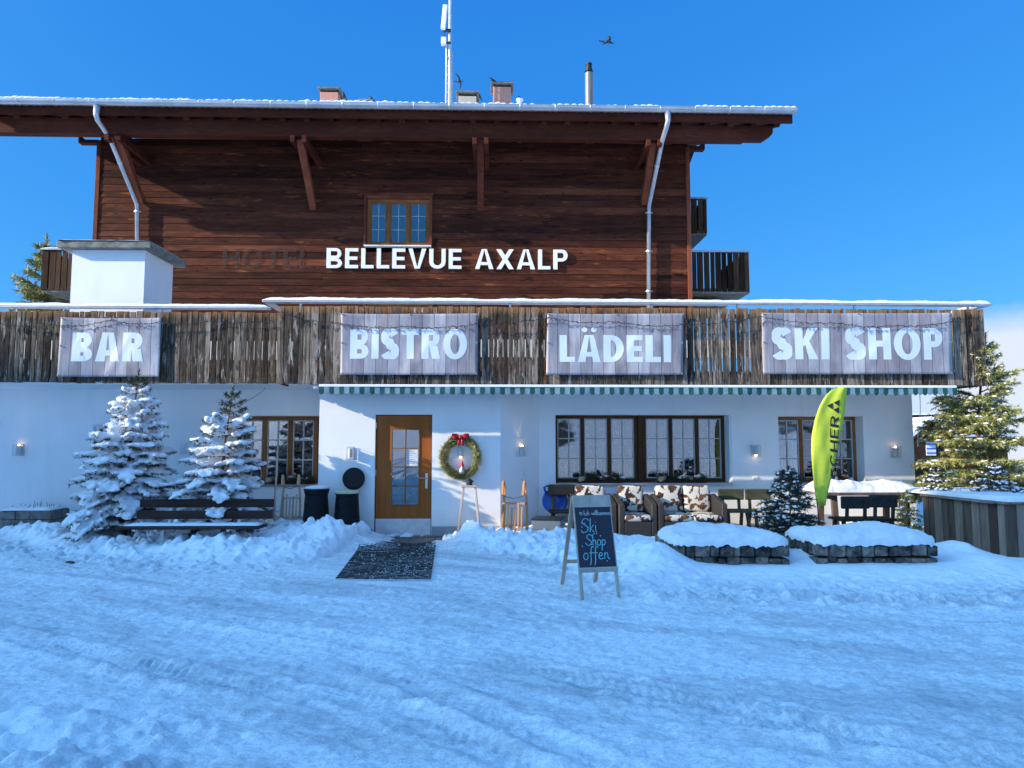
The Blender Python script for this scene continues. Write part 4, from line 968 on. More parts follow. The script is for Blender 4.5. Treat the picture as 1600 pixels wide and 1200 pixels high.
# ================================================================== FURNISHINGS AND PLANTS
# -- wall lamps
def wall_lamp(px, py, Y, label, lit=None, w_=.15, h_=.205):
    p = at(px, py, Y); t = thing('wall_lamp', label, 'wall lamp', (p.x, Y, p.z), 0, 'glass box lamps along the white wall')
    m = MB(); m.box(-w_*.32, w_*.32, -.02, -.001, -h_*.45, h_*.45); m.build('back_plate', MAT['lamp_back'], t, local=True, bevel=.003)
    m = MB(); b = .006; a = w_/2; e = h_/2; y0, y1 = -.12, -.02
    for x in (-a, a-b):
        for y in (y0, y1-b): m.box(x, x+b, y, y+b, -e, e)
    for z in (-e, e-b):
        for y in (y0, y1-b): m.box(-a+b, a-b, y+.001, y+b-.001, z, z+b)
        for x in (-a, a-b): m.box(x+.001, x+b-.001, y0+b, y1-b, z, z+b)
    m.build('frame', MAT['zinc'], t, local=True)
    m = MB(); m.box(-a+.003, a-.003, y0+.003, y0+.005, -e+.004, e-.004)
    m.build('glass', MAT['clear_glass'], t, local=True)
    m = MB(); m.lathe([(.034,-.075),(.034,.075)], (0,-.068,0), 12); m.build('holder', MAT['lamp_back'], t, local=True)
    if lit:
        z = .085 if lit == 'up' else -.085
        m = MB(); m.ball((0,-.068,z), .022, n=8, m=5); m.build('bulb', MAT['bulb'], t, local=True, smooth=True)
        l = bpy.data.lights.new('lamp_light', 'SPOT'); l.energy = 14; l.color = (1,.66,.36); l.spot_size = R(75); l.spot_blend = .8; l.shadow_soft_size = .02
        o = bpy.data.objects.new('lamp_light', l); C.objects.link(o); o.parent = t; o.location = (0,-.068,z*1.1); o.rotation_euler = (R(180) if lit == 'up' else 0, 0, 0)
        o.rotation_euler.x += R(18 if lit == 'up' else -18)
    return t
wall_lamp(33, 703, YL, 'lit glass wall lamp above the stone trough at the far left', 'up')
wall_lamp(549, 708, YB, 'pale glass wall lamp above the open black bin lid, left of the door', None, .12, .22)
wall_lamp(720, 706, YB, 'lit glass wall lamp framed by the evergreen wreath', 'down', .11, .20)
wall_lamp(815.5, 704, YR-.27, 'lit glass wall lamp on the angled wall between wreath and painted window', 'up')
wall_lamp(1179, 704, YR, 'brass topped wall lamp shining down beside the long painted window', 'down')
wall_lamp(1396, 706, YR, 'lit glass wall lamp near the right corner, beyond the lime green flag', 'up')
def plate(name, px, py, Y, w_, h_, label, cat, mat='steel'):
    p = at(px, py, Y); t = thing(name, label, cat, (p.x, Y, p.z))
    m = MB(); m.box(-w_/2, w_/2, -.018, -.001, -h_/2, h_/2); m.build('cover', MAT[mat], t, local=True, bevel=.004)
    for dz in ((-.25, .25) if h_ > .14 else (0,)):
        m = MB(); m.box(-w_*.28, w_*.28, -.026, -.0185, dz*h_-h_*.16, dz*h_+h_*.16); m.build('rocker', MAT['galv'] if mat == 'steel' else MAT['white'], t, local=True, bevel=.003)
plate('switch_box', 288, 701, YL, .12, .19, 'grey double switch box on the wall between the two snowy spruces', 'switch box')
plate('switch_plate', 815.5, 743, YR-.27, .08, .13, 'small steel plate on the wall under the lamp right of the wreath', 'wall plate')  # a switch on a small steel plate
plate('wall_socket', 1180, 748, YR, .09, .09, 'white square socket on the wall under the brass topped lamp', 'socket', 'white')
# wall sign behind the tree
p = at(172, 688, YL); t = thing('menu_board', 'framed board with pale header on the wall behind the left snowy spruce', 'sign', (p.x, YL, p.z))
m = MB(); W2, H2 = .29, .285
for a in ((-W2,W2,H2-.03,H2),(-W2,W2,-H2,-H2+.03),(-W2,-W2+.03,-H2+.03,H2-.03),(W2-.03,W2,-H2+.03,H2-.03)): m.box(a[0],a[1],-.05,-.001,a[2],a[3])
m.build('frame', MAT['zinc'], t, local=True)
m = MB(); m.box(-W2+.03, W2-.03, -.03, -.002, -H2+.03, H2-.18); m.build('panel', MAT['door'], t, local=True)
m = MB(); m.box(-W2+.03, W2-.03, -.03, -.002, H2-.179, H2-.03); m.build('header', MAT['paper'], t, local=True)
m = MB(); m.prism(arc(-.15, H2-.10, .04, .03, 0, 340, 12), -.034, -.0305); m.build('emblem', MAT['door'], t, local=True)

# -- spruces
LUMP = bpy.data.textures.new('lumps', 'CLOUDS'); LUMP.noise_scale = .07; LUMP.noise_depth = 2
def spruce(name, label, cat, loc, H, Rr, lv, bpl, mat, snow, seed, mode='cap', droop=.45, nl=.055, nw=.013, nn=13, twl=.30, lean=(0,0), trunk_r=None, start=.07, group=None, voxel=.02, thin_top=.0, snow_lo=0.0, snow_hi=1.0, open_=0.0):
    r = random.Random(seed); t_ = thing(name, label, cat, loc, r.uniform(0,6), group)
    nv, nt, wd = [], [], MB(); sn = MB(); tr = trunk_r or H*.016
    def ax(z): k = z/H; return Vector((lean[0]*k*k, lean[1]*k*k, z))
    wd.tube([ax(H*i/8)+Vector((r.uniform(-.006,.006)*H*.3, r.uniform(-.006,.006)*H*.3, 0)) for i in range(9)], [tr*(1-.88*i/8) for i in range(9)], 7)
    def needles(a, b, n, tone):
        d = b-a; L = d.length or 1e-4; d = d/L; u = d.orthogonal().normalized(); v = d.cross(u)
        for _ in range(n):
            s = r.random(); an = r.uniform(0, 6.283); pr = u*math.cos(an)+v*math.sin(an); q = a.lerp(b, s)
            dr = (d*r.uniform(.35,1.0)+pr*r.uniform(.5,1.0)).normalized(); sd = dr.cross(Vector((r.uniform(-1,1), r.uniform(-1,1), r.uniform(-1,1)))).normalized()*nw/2
            l = nl*r.uniform(.7,1.25); nv.extend((q-sd, q+sd, q+dr*l)); nt.append(min(1, max(0, tone+r.uniform(-.25,.25))))
    for i in range(lv):
        t = (i+r.uniform(-.25,.25))/lv; t = max(0, min(.985, t)); z0 = H*(start+(.97-start)*t)
        nb = max(3, int(round(bpl*(1-.45*t)*(1-thin_top*t))))
        for j in range(nb):
            if r.random() < open_: continue
            az = i*2.4+j*2*math.pi/nb+r.uniform(-.3,.3); L = (Rr*((1-t)**.82)+.035*H*(1-t*.5))*r.uniform(.70,1.12)
            slope = .12+.55*t+r.uniform(-.1,.1); sag = droop*(1.1-t)*r.uniform(.7,1.3); dr = Vector((math.cos(az), math.sin(az), 0)); sd = Vector((-dr.y, dr.x, 0)); base = ax(z0)
            def pos(s): q_ = base+dr*(L*s)+Vector((0,0,L*(slope*s-sag*s*s))); q_.z = max(q_.z, .05); return q_
            pts = [pos(k/5) for k in range(6)]; wd.tube(pts, [max(.003, tr*.42*(1-t*.6)*(1-.85*k/5)) for k in range(6)], 4, cap=False)
            tone = r.uniform(.3,.7); ntw = max(2, int(2+L*9)); tl = min(twl, L*.62)
            needles(pts[2], pts[5], int(nn*1.6), tone)
            for k in range(ntw):
                s = .16+.80*(k+r.random()*.6)/ntw; p0 = pos(s)
                for sg_ in (-1, 1):
                    an = R(r.uniform(36,62)); l = tl*(1-.55*s)*r.uniform(.65,1.15); p1 = p0+(dr*math.cos(an)+sd*sg_*math.sin(an)+Vector((0,0,r.uniform(-.30,.12)-droop*.2)))*l
                    wd.tube([p0,p1], [.0035,.0018], 3, cap=False); needles(p0, p1, max(5, int(nn*l/twl*1.2)), tone)
                    if mode == 'dust' and r.random() < snow:
                        q = p0.lerp(p1, r.uniform(.3,.8)); sn.ball(q+Vector((0,0,.014)), l*.30, .026, .015, 6, 3, Matrix.Rotation(az+sg_*an, 3, 'Z'), jit=.25)
                    if mode == 'cap' and snow_lo <= t <= snow_hi and r.random() < snow*1.25:
                        q = p0.lerp(p1, .50); sn.ball(q+Vector((0,0,.024)), l*.60, .036+.02*r.random(), .026+.02*r.random(), 7, 5, Matrix.Rotation(az+sg_*an, 3, 'Z'), jit=.2)
            if mode == 'cap' and snow_lo <= t <= snow_hi and r.random() < snow:
                for s in (.3,.48,.66,.84,.97):
                    q = pos(s); wv = max(.03, tl*.34*(1-.45*s)*r.uniform(.6,1.5)); tilt = -math.atan(slope-2*sag*s)
                    if r.random() < .72: sn.ball(q+Vector((0,0,wv*.30)), L*.14*r.uniform(.8,1.3)+.02, wv, wv*.42*r.uniform(.7,1.4), 8, 6, Matrix.Rotation(az, 3, 'Z') @ Matrix.Rotation(tilt, 3, 'Y'), jit=.12)
    needles(ax(H*.86), ax(H*.99), int(nn*2), .5)
    wd.build('trunk', MAT['bark'], t_, local=True)
    me = bpy.data.meshes.new('crown'); n = len(nt); me.vertices.add(3*n); me.vertices.foreach_set('co', np.array([tuple(v) for v in nv], dtype=np.float32).ravel())
    me.loops.add(3*n); me.loops.foreach_set('vertex_index', np.arange(3*n, dtype=np.int32)); me.polygons.add(n)
    me.polygons.foreach_set('loop_start', np.arange(0,3*n,3,dtype=np.int32)); me.polygons.foreach_set('loop_total', np.full(n,3,dtype=np.int32))
    at_ = me.attributes.new('tone','FLOAT','FACE'); at_.data.foreach_set('value', np.array(nt, dtype=np.float32)); me.update(calc_edges=True); me.materials.append(MAT[mat])
    o = bpy.data.objects.new('crown', me); C.objects.link(o); o.parent = t_
    if sn.v:
        s = sn.build('snow_load', MAT['snow'], t_, local=True, smooth=True); s['kind'] = 'stuff'
        if mode == 'cap':
            q = s.modifiers.new('merge','REMESH'); q.mode = 'VOXEL'; q.voxel_size = voxel; q.use_smooth_shade = True
            q = s.modifiers.new('lumps','DISPLACE'); q.texture = LUMP; q.strength = .05; q.mid_level = .5; q = s.modifiers.new('soft','SMOOTH'); q.factor = .5; q.iterations = 2
    return t_
def gl(px, py, Y, z=None):
    p = at(px, py, Y); return (p.x, Y, z if z is not None else p.z)
x = X(200, 11.45, 700); spruce('snowy_spruce', 'taller spruce loaded with thick snow left of the bench, its top over the BAR banner', 'spruce tree', (x, 11.45, .10), Z(572,11.3,225)-.10, .86, 19, 8, 'needle_dark', .80, 4, start=.10, droop=.46, lean=(.20,0), thin_top=.35, nn=26, twl=.34, voxel=.02, snow_hi=.86, nl=.06, open_=.05)
x = X(345, 11.4, 700); spruce('snowy_spruce', 'smaller snow loaded spruce behind the bench with a bare twiggy top', 'spruce tree', (x, 11.4, .08), Z(600,11.4,318)-.08, .80, 16, 8, 'needle_dark', .78, 9, start=.10, droop=.42, lean=(-.22,0), thin_top=.6, nn=26, twl=.30, voxel=.018, snow_hi=.80, nl=.06, open_=.05)
p = gp(1236, 850, .12); spruce('young_spruce', 'small dark spruce dusted with snow between the two stone planters', 'spruce tree', (p.x, p.y, .10), Z(728,p.y,1225)-.10, .60, 12, 8, 'needle_blue', .42, 14, mode='dust', droop=.35, nn=26, twl=.26, nl=.055)
spruce('spruce', 'tall sunlit olive green spruce behind the plank enclosure at the right edge', 'spruce tree', (X(1528,11.9,740), 11.9, .55), Z(520,11.9,1550)-.55, 1.12, 25, 8, 'needle_light', .34, 22, mode='dust', droop=.18, nn=52, twl=.36, nl=.065, nw=.016, lean=(.22,0), open_=.26, thin_top=.3)
spruce('young_spruce', 'tiny dark spruce branching over the left end of the plank enclosure', 'spruce tree', (X(1462,11.0,745), 11.0, .80), .42, .30, 5, 6, 'needle_blue', .5, 25, mode='dust', nn=12, twl=.18)
spruce('young_spruce', 'low snowy spruce in the plank enclosure at the right edge', 'spruce tree', (X(1556,10.6,745), 10.6, .80), .50, .42, 5, 7, 'needle_blue', .75, 27, mode='dust', nn=12, twl=.22)
spruce('young_spruce', 'olive green spruce sprig poking out beside the snowy table', 'spruce tree', (X(1424,10.9,800), 11.0, .25), .62, .26, 6, 6, 'needle_light', .25, 29, mode='dust', nn=12, twl=.2)
spruce('spruce', 'dark green spruce behind the far left balcony of the hotel', 'spruce tree', gl(78, 600, 26, 0), Z(366,26,88), 2.5, 22, 7, 'needle_light', .25, 33, mode='dust', nn=22, twl=.9, nl=.22, nw=.055, lean=(.35,0), open_=.1)
# -- stone trough, bucket
x0, x1 = X(12,12.5,800), X(93,12.5,800); t = thing('stone_trough', 'weathered stone trough with dry stalks under the far left lamp', 'trough', ((x0+x1)/2,12.5,.08)); m = MB(); rr = random.Random(5)
for zr in range(3):
    x = x0
    while x < x1-.05: wd = min(rr.uniform(.22,.4), x1-x); wd = x1-x if x1-x-wd < .12 else wd; m.box(x+.004, x+wd-.004, 12.28+rr.uniform(-.01,.01), 12.8, .0+zr*.15, .145+zr*.15, tone=rr.random()); x += wd
m.build('body', MAT['stone'], t, bevel=.015, seg=2); snow_strip('snow_cover', x0+.03, x1-.03, 12.3, 12.78, .45, .05, t, 21)
m = MB()
for i in range(26): px, py = rr.uniform(x0+.05,x1-.05), rr.uniform(12.35,12.7); m.tube([(px,py,.44),(px+rr.uniform(-.05,.05),py,.5+rr.uniform(0,.09))], .004, 4)
m.build('dry_stalks', MAT['bark'], t)
x = X(127,12.3,805); t = thing('bucket', 'grey metal bucket half hidden by the left snowy spruce', 'bucket', (x,12.3,.12)); m = MB(); m.lathe([(.12,0),(.155,.30),(.165,.30),(.165,.325),(.15,.325),(.14,.28)], (0,0,0), 20); m.build('body', MAT['galv'], t, local=True, smooth=True)
m = MB(); m.tube([(.16*math.cos(R(a)), -.16*abs(math.sin(R(a)))*.55-.05, .30-.14*math.sin(R(a))) for a in range(0,181,15)], .006, 6); m.build('handle', MAT['dark_metal'], t, local=True); m = MB(); m.lathe([(.14,.285),(.10,.33),(.03,.345)], (0,0,0), 14); m.build('soil', MAT['bark'], t, local=True)
# -- bench
yb_ = 10.8; bx0, bx1 = X(218,yb_,790), X(427,yb_,790); t = thing('bench', 'dark brown slatted bench standing in snow before the snowy spruces', 'bench', ((bx0+bx1)/2,yb_,.15))
for a, b in ((780,793),(798,811)): m = MB(); dy = 0 if a < 790 else -.04; m.box(bx0-(.02 if a > 790 else 0), bx1, yb_+dy, yb_+dy+.04, Z(b,yb_+dy,300), Z(a,yb_+dy,300), tone=random.random()); m.build('backrest_slat', MAT['dark_wood'], t, bevel=.008, seg=2)
zs = Z(826, yb_-.45, 300)
for k in range(3): m = MB(); m.box(bx0-.10, bx1-.05, yb_-.48+k*.14, yb_-.37+k*.14, zs-.01, zs+.025, tone=random.random()); m.build('seat_slat', MAT['dark_wood'], t, bevel=.006)
for x in (bx0+.45, bx1-.5): m = MB(); m.bar((x,yb_+.06,Z(790,yb_,300)),(x,yb_-.02,zs-.04),.04,.03); m.bar((x,yb_-.02,zs-.03),(x,yb_-.44,zs-.03),.04,.03); m.bar((x,yb_-.2,zs-.04),(x,yb_-.2,-.02),.05,.05); m.build('leg', MAT['galv'], t)
snow_strip('snow_cover', bx0-.05, bx1-.1, yb_-.34, yb_-.08, zs+.025, .024, t, 31)
# -- shovel and sleds
def sled(name, label, loc, rz, tilt, mat, W_=.33, L_=.95, n=6):
    t = thing(name, label, 'sled', loc, rz); tl = Matrix.Rotation(tilt, 3, 'X'); q = lambda x,y,z: tuple(tl @ Vector((x,y,z)))
    for s in (-1,1):
        m = MB(); pts = [q(s*W_*.62, .16, 0), q(s*W_*.60, .16, .35), q(s*W_*.55, .155, .62)] + [q(s*W_*.52, .155-.20*(1-math.cos(R(a))), .62+L_*.34*math.sin(R(a))) for a in (15,30,45,60,75,90)]
        pts += [q(s*W_*.5, -.08, .88*L_)]
        for a, b in zip(pts, pts[1:]): m.bar(a, Vector(b)+(Vector(b)-Vector(a)).normalized()*.006, .030, .036, up=(1,0,0), tone=.5)
        m.build('runner', mat, t, local=True, bevel=.004)
    for i in range(n): x = -W_*.42+W_*.84*i/(n-1); m = MB(); m.bar(q(x,0,.02), q(x,.02,L_*.66+.04*math.sin(i*2.1)), .026, .018, up=(0,1,0), tone=random.random()); m.build('slat', mat, t, local=True, bevel=.004)
    for z in (.16,.52): m = MB(); m.bar(q(-W_*.56,.035,z), q(W_*.56,.035,z), .03, .03); [m.bar(q(s*W_*.52,.04,z), q(s*W_*.59,.155,z), .026, .03) for s in (-1,1)]; m.build('cross_brace', mat, t, local=True, bevel=.003)
    m = MB(); m.tube([q(-W_*.5,-.06,.86*L_), q(0,-.05,.80*L_), q(W_*.5,-.06,.86*L_)], .006, 6); m.build('pull_cord', MAT['cable'], t, local=True)
sled('wooden_sled', 'pale wooden sled propped upright beside the black bins, under the small window', gl(451,815,12.45,.12), R(8), R(-10), MAT['pale_wood'], .26, .84, 5)
sled('wooden_sled', 'honey coloured wooden sled standing in the snow right of the tall lantern', gl(801,832,11.75,.08), R(-12), R(-8), MAT['sled_wood'], .34, .74, 6)
t = thing('snow_shovel', 'snow shovel with long pale wooden handle leaning beside the bench', 'shovel', gl(440,832,11.5,.12)); m = MB(); a, b = Vector(gl(428,812,11.7)), Vector(gl(434,699,12.4)); m.tube([a,b], .017, 8); m.build('handle', MAT['pale_wood'], t, smooth=True)
m = MB(); pt = at(449,822,11.55); vs = []; 
for j in range(6):
    for i in range(9): u = i/8-.5; v = j/5; vs.append((pt.x+u*.50, 11.70-v*.24+.03*abs(u)*2, .26-.14*v*1.0+.10*(1-v)**2+.06*(abs(u)*2)**4))
m.add(vs, [(j*9+i,j*9+i+1,(j+1)*9+i+1,(j+1)*9+i) for j in range(5) for i in range(8)]); o = m.build('blade', MAT['pale_wood'], t, smooth=True); s = o.modifiers.new('t','SOLIDIFY'); s.thickness = .012
m = MB(); rr = random.Random(2)
for i in range(16): m.ball((pt.x+rr.uniform(-.2,.2), 11.6+rr.uniform(-.08,.06), .27+rr.uniform(0,.07)), rr.uniform(.04,.09), None, rr.uniform(.03,.06), 7, 5, jit=.2)
o = m.build('shovelled_snow', MAT['snow'], t, smooth=True); q = o.modifiers.new('m','REMESH'); q.mode='VOXEL'; q.voxel_size=.015; q.use_smooth_shade=True
# -- bins
def bin_mat():
    m, nt, b = nm('ribbed_black_plastic'); g = G(nt); sp = g.n('ShaderNodeSeparateXYZ'); g.l(g.coord(), sp.inputs[0]); b.inputs['Base Color'].default_value = (.009,.010,.012,1); b.inputs['Roughness'].default_value = .5; b.inputs['Specular IOR Level'].default_value = .2
    wv = g.math('SINE', g.math('MULTIPLY', sp.outputs[2], 190)); g.l(g.bump(wv, .8, .006), b.inputs['Normal']); return m
BINM = bin_mat()
def bin_(label, px, Y, h, lid):
    x = X(px, Y, 800); t = thing('waste_bin', label, 'waste bin', (x,Y,.08), 0, 'black bins left of the door'); m = MB(); m.lathe([(.225,0),(.225,.02),(.180,h-.05),(.195,h-.05),(.195,h)], (0,0,0), 28); m.build('body', BINM, t, local=True, smooth=False)
    if lid:
        m = MB(); m.lathe([(.196,h-.035),(.203,h-.02),(.203,h-.005),(.186,h+.006)], (0,0,0), 28); m.build('bag_rim', sm('pale_bin_bag', (.42,.50,.26), (.55,.55,.50), 4, .5, .3), t, local=True)
        m = MB(); m.lathe([(.02,-.03),(.16,-.02),(.188,0),(.188,.022),(.15,.03),(.03,.03)], (0,0,0), 32); o = m.build('lid', BINM, t, local=True); o.rotation_euler = (R(84),0,0); pl = at(553,748,YB-.06); o.location = (pl.x-x, YB-.07-Y, pl.z-.08)
    else:
        m = MB(); m.lathe([(.20,h-.01),(.205,h+.0),(.205,h+.02),(.17,h+.035)], (0,0,0), 28); m.build('lid', BINM, t, local=True); m = MB(); m.lathe([(.19,h+.03),(.18,h+.055),(.10,h+.075),(.02,h+.08)], (0,0,0), 20); o = m.build('snow_cap', MAT['snow'], t, local=True, smooth=True)
bin_('black ribbed bin with a closed snow topped lid, nearer the sled', 494, 11.75, .74, False)
bin_('black ribbed bin with pale bag rim and lid open against the wall', 542, 11.85, .72, True)
# -- wreath with bow and gnome
p = at(720, 714, YB); t = thing('wreath', 'evergreen wreath with red bow hanging on the wall right of the door', 'wreath', (p.x,YB,p.z)); rr = random.Random(8); nv=[]; MBn = MB(); Rw = .285
m = MB(); m.tube([(Rw*math.cos(R(a)),-.09,Rw*1.08*math.sin(R(a))) for a in range(0,361,15)], .055, 8); m.build('ring', MAT['bark'], t, local=True)
m = MB()
for i in range(5200):
    a = rr.uniform(0,6.283); pa = rr.uniform(0,6.283); rd = .055; c = Vector((math.cos(a),0,math.sin(a)*1.08)); o_ = c*Rw+Vector((0,-.09,0)); n_ = c.normalized()*math.cos(pa)+Vector((0,-1,0))*math.sin(pa); tg = Vector((-math.sin(a),0,math.cos(a)))
    q = o_+n_*rd*rr.uniform(.5,1); d = (n_*rr.uniform(.3,.9)+tg*rr.uniform(.2,1.1)*(-1)+Vector((0,0,-.25))).normalized(); s = d.cross(Vector((rr.uniform(-1,1),rr.uniform(-1,1),rr.uniform(-1,1)))).normalized()*.005; l = rr.uniform(.04,.085)
    m.add([q-s,q+s,q+d*l], [(0,1,2)], 0, min(1,max(0,.45+.35*math.sin(a*2.3)+rr.uniform(-.3,.3))))
m.build('greenery', MAT['needle_light'], t, local=True)
m = MB(); zt = Rw*1.08+.03
for s in (-1,1):
    m.add([(0,-.17,zt),(s*.06,-.20,zt+.06),(s*.14,-.17,zt+.06),(s*.15,-.15,zt-.015),(s*.07,-.19,zt-.03)], [(0,1,2,3,4) if s > 0 else (4,3,2,1,0)]); m.add([(s*.01,-.18,zt-.01),(s*.04,-.17,zt-.02),(s*.055,-.16,zt-.15),(s*.012,-.165,zt-.13)], [(0,1,2,3)])
m.ball((0,-.19,zt), .03, .025, .03); o = m.build('bow', MAT['red'], t, local=True, smooth=True); s = o.modifiers.new('t','SOLIDIFY'); s.thickness=.012
p2 = at(722, 733, YB-.12); t = thing('gnome_figure', 'tiny gnome ornament with pointed hat sitting in the bottom of the wreath', 'ornament', (p2.x,YB-.12,p2.z-.08)); m = MB(); m.lathe([(.05,0),(.055,.04),(.04,.10),(.02,.12)], (0,0,0), 12); m.build('body', MAT['zinc'], t, local=True, smooth=True)
m = MB(); m.lathe([(.042,.115),(.03,.15),(.012,.20),(.004,.225)], (0,0,0), 12); m.build('hat', MAT['red'], t, local=True, smooth=True); m = MB(); m.ball((0,-.035,.105), .020, .016, .026); m.build('beard', MAT['galv'], t, local=True, smooth=True)
# -- tall wooden lantern
p = gp(733, 829, .10); Yl = 11.75; p = at(733, 826, Yl); t = thing('lantern', 'tall tapering wooden lantern with glass sides standing below the wreath', 'lantern', (p.x,Yl,.12)); h = Z(758,Yl)-.12; bw, tw = .175, .095
for sx in (-1,1):
    for sy in (-1,1): m = MB(); m.bar((sx*bw,sy*bw,0),(sx*tw,sy*tw,h-.03),.032,.032,up=(0,1,0),tone=random.random()); m.build('leg', MAT['pale_wood'], t, local=True, bevel=.003)
m = MB(); m.box(-tw-.035,tw+.035,-tw-.035,tw+.035,h-.03,h); m.build('top_plate', MAT['pale_wood'], t, local=True, bevel=.004)
m = MB(); m.lathe([(.05,h),(.05,h+.05),(.075,h+.055),(.07,h+.07),(.035,h+.095),(.02,h+.10),(.018,h+.115)], (0,0,0), 8); m.build('chimney_cap', MAT['dark_metal'], t, local=True)
m = MB()
for f in range(4):
    rot = Matrix.Rotation(f*math.pi/2,3,'Z'); q = [rot @ Vector(v) for v in ((-bw+.016,-bw,.03),(bw-.016,-bw,.03),(tw-.016,-tw,h-.035),(-tw+.016,-tw,h-.035))]; m.add(q, [(0,1,2,3)])
m.build('glass', MAT['clear_glass'], t, local=True); m = MB(); m.box(-bw-.016,bw+.016,-bw-.016,bw+.016,.0,.025); m.build('base', MAT['pale_wood'], t, local=True); m = MB(); m.lathe([(.045,.03),(.045,.20),(.04,.205)], (0,0,0), 14); m.build('candle', MAT['white'], t, local=True, smooth=True)
# -- rattan seats with cow-print cushions
def rattan():
    m, nt, b = nm('woven_rattan'); g = G(nt); sp = g.n('ShaderNodeSeparateXYZ'); g.l(g.coord(), sp.inputs[0]); b.inputs['Base Color'].default_value = (.028,.024,.022,1); b.inputs['Roughness'].default_value = .5
    w1 = g.math('SINE', g.math('MULTIPLY', g.math('ADD', sp.outputs[0], sp.outputs[1]), 240)); w2 = g.math('SINE', g.math('MULTIPLY', sp.outputs[2], 300)); g.l(g.bump(g.math('MULTIPLY', w1, w2), .9, .006), b.inputs['Normal'])
    g.l(g.mix(g.math('MULTIPLY', g.math('ADD', g.math('MULTIPLY', w1, w2), 1), .5), (.009,.008,.008), (.026,.023,.021)), b.inputs['Base Color']); return m
RAT = rattan(); RAT2 = sm('grey_rattan', (.33,.30,.25), (.26,.235,.195), 60, .6, .8, 90)
def cow():
    m, nt, b = nm('cow_print'); g = G(nt); co = g.coord(); f = g.noise(co, 8.5, 3, .5, .4); 
    pc = g.ramp(g.noise(co, 5, 2), [(.4, (.025,.012,.008)), (.66, (.20,.075,.028))]); g.l(g.mix(g.ramp(f, [(.515,(0,0,0)),(.54,(1,1,1))]), (.62,.57,.48), pc), b.inputs['Base Color']); b.inputs['Roughness'].default_value = .9
    g.l(g.bump(g.noise(co,60,3), .4, .01), b.inputs['Normal']); return m
COW = cow()
def cushion(t, name, x0, x1, y0, y1, z0, z1, tilt=0):
    m = MB(); m.box(x0,x1,y0,y1,z0,z1); o = m.build(name, COW, t, local=True, smooth=True); b = o.modifiers.new('b','BEVEL'); b.width = min(x1-x0,y1-y0,z1-z0)*.38; b.segments = 3; return o
def rattan_seat(label, px0, px1, Y, n, cat, name):
    x0, x1 = X(px0,Y,800), X(px1,Y,800); W_ = x1-x0; t = thing(name, label, cat, ((x0+x1)/2,Y,.02), 0, 'rattan seats with cow print cushions'); a = W_/2
    m = MB(); m.box(-a+.09,a-.09,.0,.66,.0,.30); m.build('base', RAT, t, local=True, bevel=.012)
    for s in (-1,1): m = MB(); m.prism([(0,0),(.70,0),(.70,.66),(.62,.70),(.0,.58)], (a-.09)*s, a*s, lambda y,z,x: (x,y,z)); m.build('arm', RAT, t, local=True, bevel=.012)
    m = MB(); m.box(-a+.09,a-.09,.62,.70,.30,.76); m.build('back', RAT, t, local=True, bevel=.012); w_ = (W_-.18)/n
    for i in range(n): cushion(t, 'seat_cushion', -a+.095+i*w_, -a+.085+(i+1)*w_, -.02, .60, .30, .40); o = cushion(t, 'back_cushion', -a+.095+i*w_, -a+.085+(i+1)*w_, .46, .60, .40, .85); o.rotation_euler = (R(-8),0,0); o.location = (0,.03,.07)
rattan_seat('black rattan armchair with cow print cushions, half behind the chalkboard sign', 897, 964, 11.62, 1, 'armchair', 'rattan_armchair')
rattan_seat('black rattan armchair with cow print cushions between chalkboard sign and sofa', 967, 1027, 11.55, 1, 'armchair', 'rattan_armchair')
rattan_seat('two seat black rattan sofa with sunlit brown cow print cushions', 1029, 1137, 11.55, 2, 'sofa', 'rattan_sofa')
x0, x1 = X(834,11.5,815), X(880,11.5,815); t = thing('ottoman', 'pale grey woven rattan stool with dark top left of the chalkboard sign', 'stool', ((x0+x1)/2,11.5,.05)); w_ = (x1-x0)/2
m = MB(); m.add([(-w_*.8,-.2,0),(w_*.8,-.2,0),(w_*.8,.2,0),(-w_*.8,.2,0),(-w_,-.24,.32),(w_,-.24,.32),(w_,.24,.32),(-w_,.24,.32)], [(0,3,2,1),(4,5,6,7),(0,1,5,4),(1,2,6,5),(2,3,7,6),(3,0,4,7)]); o = m.build('body', RAT2, t, local=True, bevel=.01); m = MB(); m.box(-w_-.005,w_+.005,-.245,.245,.321,.345); m.build('top', MAT['black_plastic'], t, local=True, bevel=.008); o.rotation_euler.z = 0; t.rotation_euler.z = R(-14)
# blue disc sled
p = at(867, 783, 12.55); t = thing('disc_sled', 'round blue plastic disc sled leaning on the wall behind the dark wooden chair', 'disc sled', tuple(p)); m = MB(); m.lathe([(.01,.014),(.07,.016),(.08,.022),(.13,.02),(.14,.012),(.20,.008),(.215,0),(.225,.006),(.205,.018),(.14,.02),(.08,.03),(.01,.022)], (0,0,0), 30); o = m.build('dish', MAT['blue_plastic'], t, local=True); o.rotation_euler = (R(76),0,0)
m = MB(); m.tube([(-.16,-.02,.14),(-.19,-.03,.24),(-.14,-.03,.27),(-.09,-.03,.24),(-.10,-.02,.19)], .018, 8); m.build('handle', MAT['blue_plastic'], t, local=True, smooth=True)
